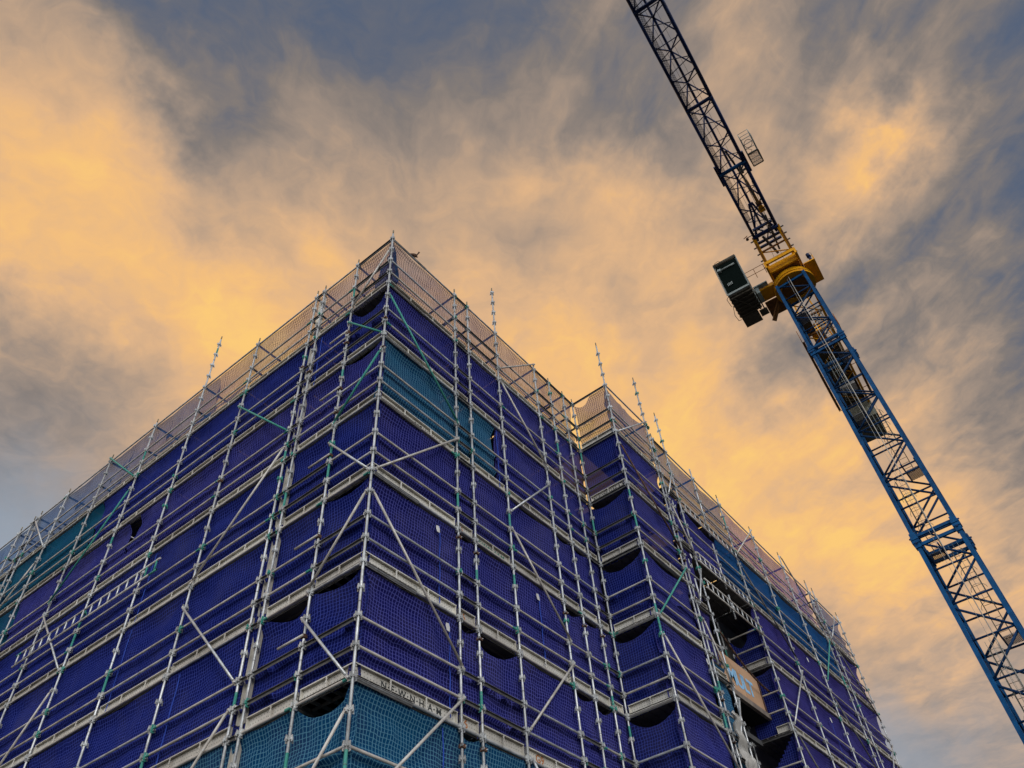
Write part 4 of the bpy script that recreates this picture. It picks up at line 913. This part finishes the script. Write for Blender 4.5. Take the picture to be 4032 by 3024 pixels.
for tt, r in ((.1, .15), (5.75, .13), (10.9, .12), (17.9, .12), (29.0, .12)):
    b = MB().tube(JF(tt, HW+.1, -.02), JF(tt, -HW-.1, -.02), r, BLUE if tt == 5.75 else NAVY, 12); t.part('jib_crossbeam', b)
b = MB()
for w in (-1, 1): b.bar(JF(4.9, w*(HW+.16), .02), JF(6.5, w*(HW+.16), .02), .12, .16, NAVY)
b.box(0, 0, 0, 0, 0, 0, NAVY) if False else None
b.tube(JF(5.3, -.3, -.1), JF(5.3, -.75, -.1), .08, TEE, 8).tube(JF(5.1, -.45, -.05), JF(5.7, -.45, -.05), .1, TEE, 8)
t.part('jib_hinge', b)
b = MB().ngon([JF(1.5, .50, .05), JF(1.5, .74, .05), JF(TEND-1, .74, .05), JF(TEND-1, .50, .05)], GRATE)
b.tube(JF(1.5, .48, .05), JF(TEND-1, .48, .05), .012, TEE, 5)
t.part('jib_walkway', b)
b = MB(); b.tube(JF(-.1, .82, 0), CF(2.6, .9, 30.8), .09, NAVY).tube(JF(-.1, -.82, 0), CF(2.6, -.9, 30.8), .09, NAVY)
for tt in (-.55, -.95): b.bar(JF(tt, -.8, .05), JF(tt, .8, .05), .16, .14, NAVY)
b.bar(JF(2.2, .1, .9), JF(-.4, .7, .1), .13, .13, NAVY).bar(JF(2.2, -.1, .9), JF(-.4, -.7, .1), .13, .13, NAVY).bar(JF(.6, .7, .1), JF(.6, -.7, .1), .12, .2, NAVY).bar(JF(1.2, -.5, .2), JF(-1.5, -.3, -.4), .12, .1, TEE).bar(JF(-.2, .3, .1), JF(-1.7, -.1, -.5), .16, .12, TEE).bar(JF(.6, .5, .2), JF(-.5, -.5, .1), .08, .08, TEE).bar(JF(.4, -.4, .1), JF(-.9, .3, -.1), .07, .07, TEE)
t.part('jib_foot', b)
for i, dx in enumerate((-.12, -.04, .05, .13)): t.part('luffing_rope', MB().tube(JF(-.9, dx-.35, -.3), JF(4.6, dx*.6-.42, .35), .014, TEE, 5))
for dx in (-.3, .25): t.part('hoist_rope', MB().tube(JF(-.5, dx, .4), JF(TEND-1, dx, .25), .009, TEE, 5))
b = MB(); b.bar(JF(2.2, -.46, .2), JF(4.1, -.42, .45), .20, .26, YEL).bar(JF(3.1, -.44, .18), JF(3.7, -.43, .26), .12, .2, TEE).bar(JF(1.7, -.5, .12), JF(2.2, -.46, .2), .3, .3, YEL); b.tube(JF(1.75, -.68, .15), JF(1.75, -.3, .15), .2, YEL, 14).tube(JF(2.3, -.66, .2), JF(2.3, -.28, .2), .15, BROWN, 14)
t.part('sheave_block', b); t.part('luffing_bar', MB().bar(JF(4.1, -.42, .42), JF(6.9, -.12, .5), .13, .12, DGREY))
# platform basket on the side of the jib
def JB(b, t0, t1, w0_, w1_, h0, h1, m): return b.hexa([JF(t0, w0_, h0), JF(t1, w0_, h0), JF(t1, w1_, h0), JF(t0, w1_, h0), JF(t0, w0_, h1), JF(t1, w0_, h1), JF(t1, w1_, h1), JF(t0, w1_, h1)], m)
b = MB(); a0, a1, b0, b1 = 5.1, 7.2, -1.25, -1.92
for (p, q) in (((a0, b0), (a1, b0)), ((a1, b0), (a1, b1)), ((a1, b1), (a0, b1)), ((a0, b1), (a0, b0)), ((6.1, b0), (6.1, b1)), ((6.45, b0), (6.45, b1)), ((6.8, b0), (6.8, b1))):
    b.tube(JF(p[0], p[1], .0), JF(q[0], q[1], .0), .022, LGREY, 6)
for s in (.45, .95):
    for (p, q) in (((a0, b0), (a1, b0)), ((a1, b0), (a1, b1)), ((a1, b1), (a0, b1)), ((a0, b1), (a0, b0))): b.tube(JF(p[0], p[1], s), JF(q[0], q[1], s), .018, LGREY, 6)
for p in ((a0, b0), (a1, b0), (a1, b1), (a0, b1)): b.tube(JF(*p, 0), JF(*p, .95), .022, LGREY, 6)
b.path([JF(6.75+.28*math.cos(i*.45), -1.55+.26*math.sin(i*.45), .03) for i in range(15)], .02, TEE, 5).path([JF(6.5, -1.3, .04), JF(6.2, -1.6, .04), JF(5.95, -1.35, .05), JF(5.9, -1.8, .04)], .015, TEE, 5)
for (p, q) in (((a0, b0), (6.05, b0)), ((6.05, b0), (6.05, b1)), ((6.05, b1), (a0, b1)), ((a0, b1), (a0, b0))): b.bar(JF(p[0], p[1], -.03), JF(q[0], q[1], -.03), .07, .06, DGREY)
b.ngon([JF(5.15, -1.3, -.01), JF(6.0, -1.3, -.01), JF(6.0, -1.88, -.01), JF(5.15, -1.88, -.01)], GRATE)
t.part('side_platform', b)
# counter jib
b = MB()
for w in (-1.0, 1.0): b.bar(CF(-1.5, w, 29.3), CF(-15.4, w, 29.3), .16, .34, YEL)
for i in range(8): b.bar(CF(-2.0-i*1.85, -.9, 29.25), CF(-2.0-i*1.85, .9, 29.25), .12, .16, BROWN)
for i in range(7):
    s = 1 if i % 2 else -1; b.bar(CF(-2.0-i*1.85, -.9*s, 29.2), CF(-3.85-i*1.85, .9*s, 29.2), .07, .07, YEL)
t.part('counter_jib', b)
b = MB(); cbox(b, -15.0, -7.6, -.9, .9, 29.42, 29.46, DGREY); cbox(b, -6.0, -3.5, .1, .9, 29.42, 29.46, DGREY); t.part('machinery_deck', b)
b = MB().tube(CF(-9.0, -.6, 30.0), CF(-9.0, .6, 30.0), .5, BROWN, 16).tube(CF(-11.2, -.6, 30.0), CF(-11.2, .6, 30.0), .5, DGREY, 16); cbox(b, -13.8, -12.1, -.8, .8, 29.5, 31.0, LGREY); cbox(b, -12.9, -12.0, -.7, .5, 28.75, 29.2, WHITEP); cbox(b, -7.2, -6.0, -.4, .5, 29.47, 30.4, YEL)
t.part('winch', b)
for i in range(4): t.part('counterweight', cbox(MB(), -15.5-i*.78, -16.22-i*.78, -1.15, 1.15, 27.9, 29.7, CW))
for w in (-1.55, 1.35):
    b = MB()
    for z in (29.55, 30.1, 30.6): b.tube(CF(-6.0, w, z), CF(-15.0, w, z), .022, ORPOST, 6)
    for i in range(7): b.tube(CF(-6.0-i*1.5, w, 29.2), CF(-6.0-i*1.5, w, 30.6), .025, ORPOST, 6).tube(CF(-6.0-i*1.5, w, 29.2), CF(-6.0-i*1.5, math.copysign(1.0, w), 29.2), .03, ORPOST, 6)
    cbox(b, -14.9, -6.0, w-.16*(w > 0)-.0, w+.16*(w < 0), 29.17, 29.2, BROWN)
    t.part('handrail', b)
t.part('side_panel', cbox(MB(), -14.9, -10.6, 1.37, 1.39, 29.6, 30.5, WHITEP)); t.part('side_panel', cbox(MB(), -14.9, -12.0, -1.6, -1.58, 29.6, 30.5, WHITEP))
# luffing frame standing on the counter jib
b = MB()
for w in (-.8, .8): b.bar(CF(-1.4, w, 29.6), CF(-4.2, w*.5, 35.2), .16, .2, YEL).bar(CF(-7.0, w, 29.5), CF(-4.3, w*.5, 35.2), .1, .1, YEL)
b.bar(CF(-4.2, -.5, 35.2), CF(-4.2, .5, 35.2), .2, .2, YEL); t.part('luffing_frame', b)
for w in (-.3, .3): t.part('pendant_rope', MB().tube(CF(-4.2, w, 35.2), JF(3.9, w-.42, .5), .014, TEE, 5))
t.flush()
# bird on right done above
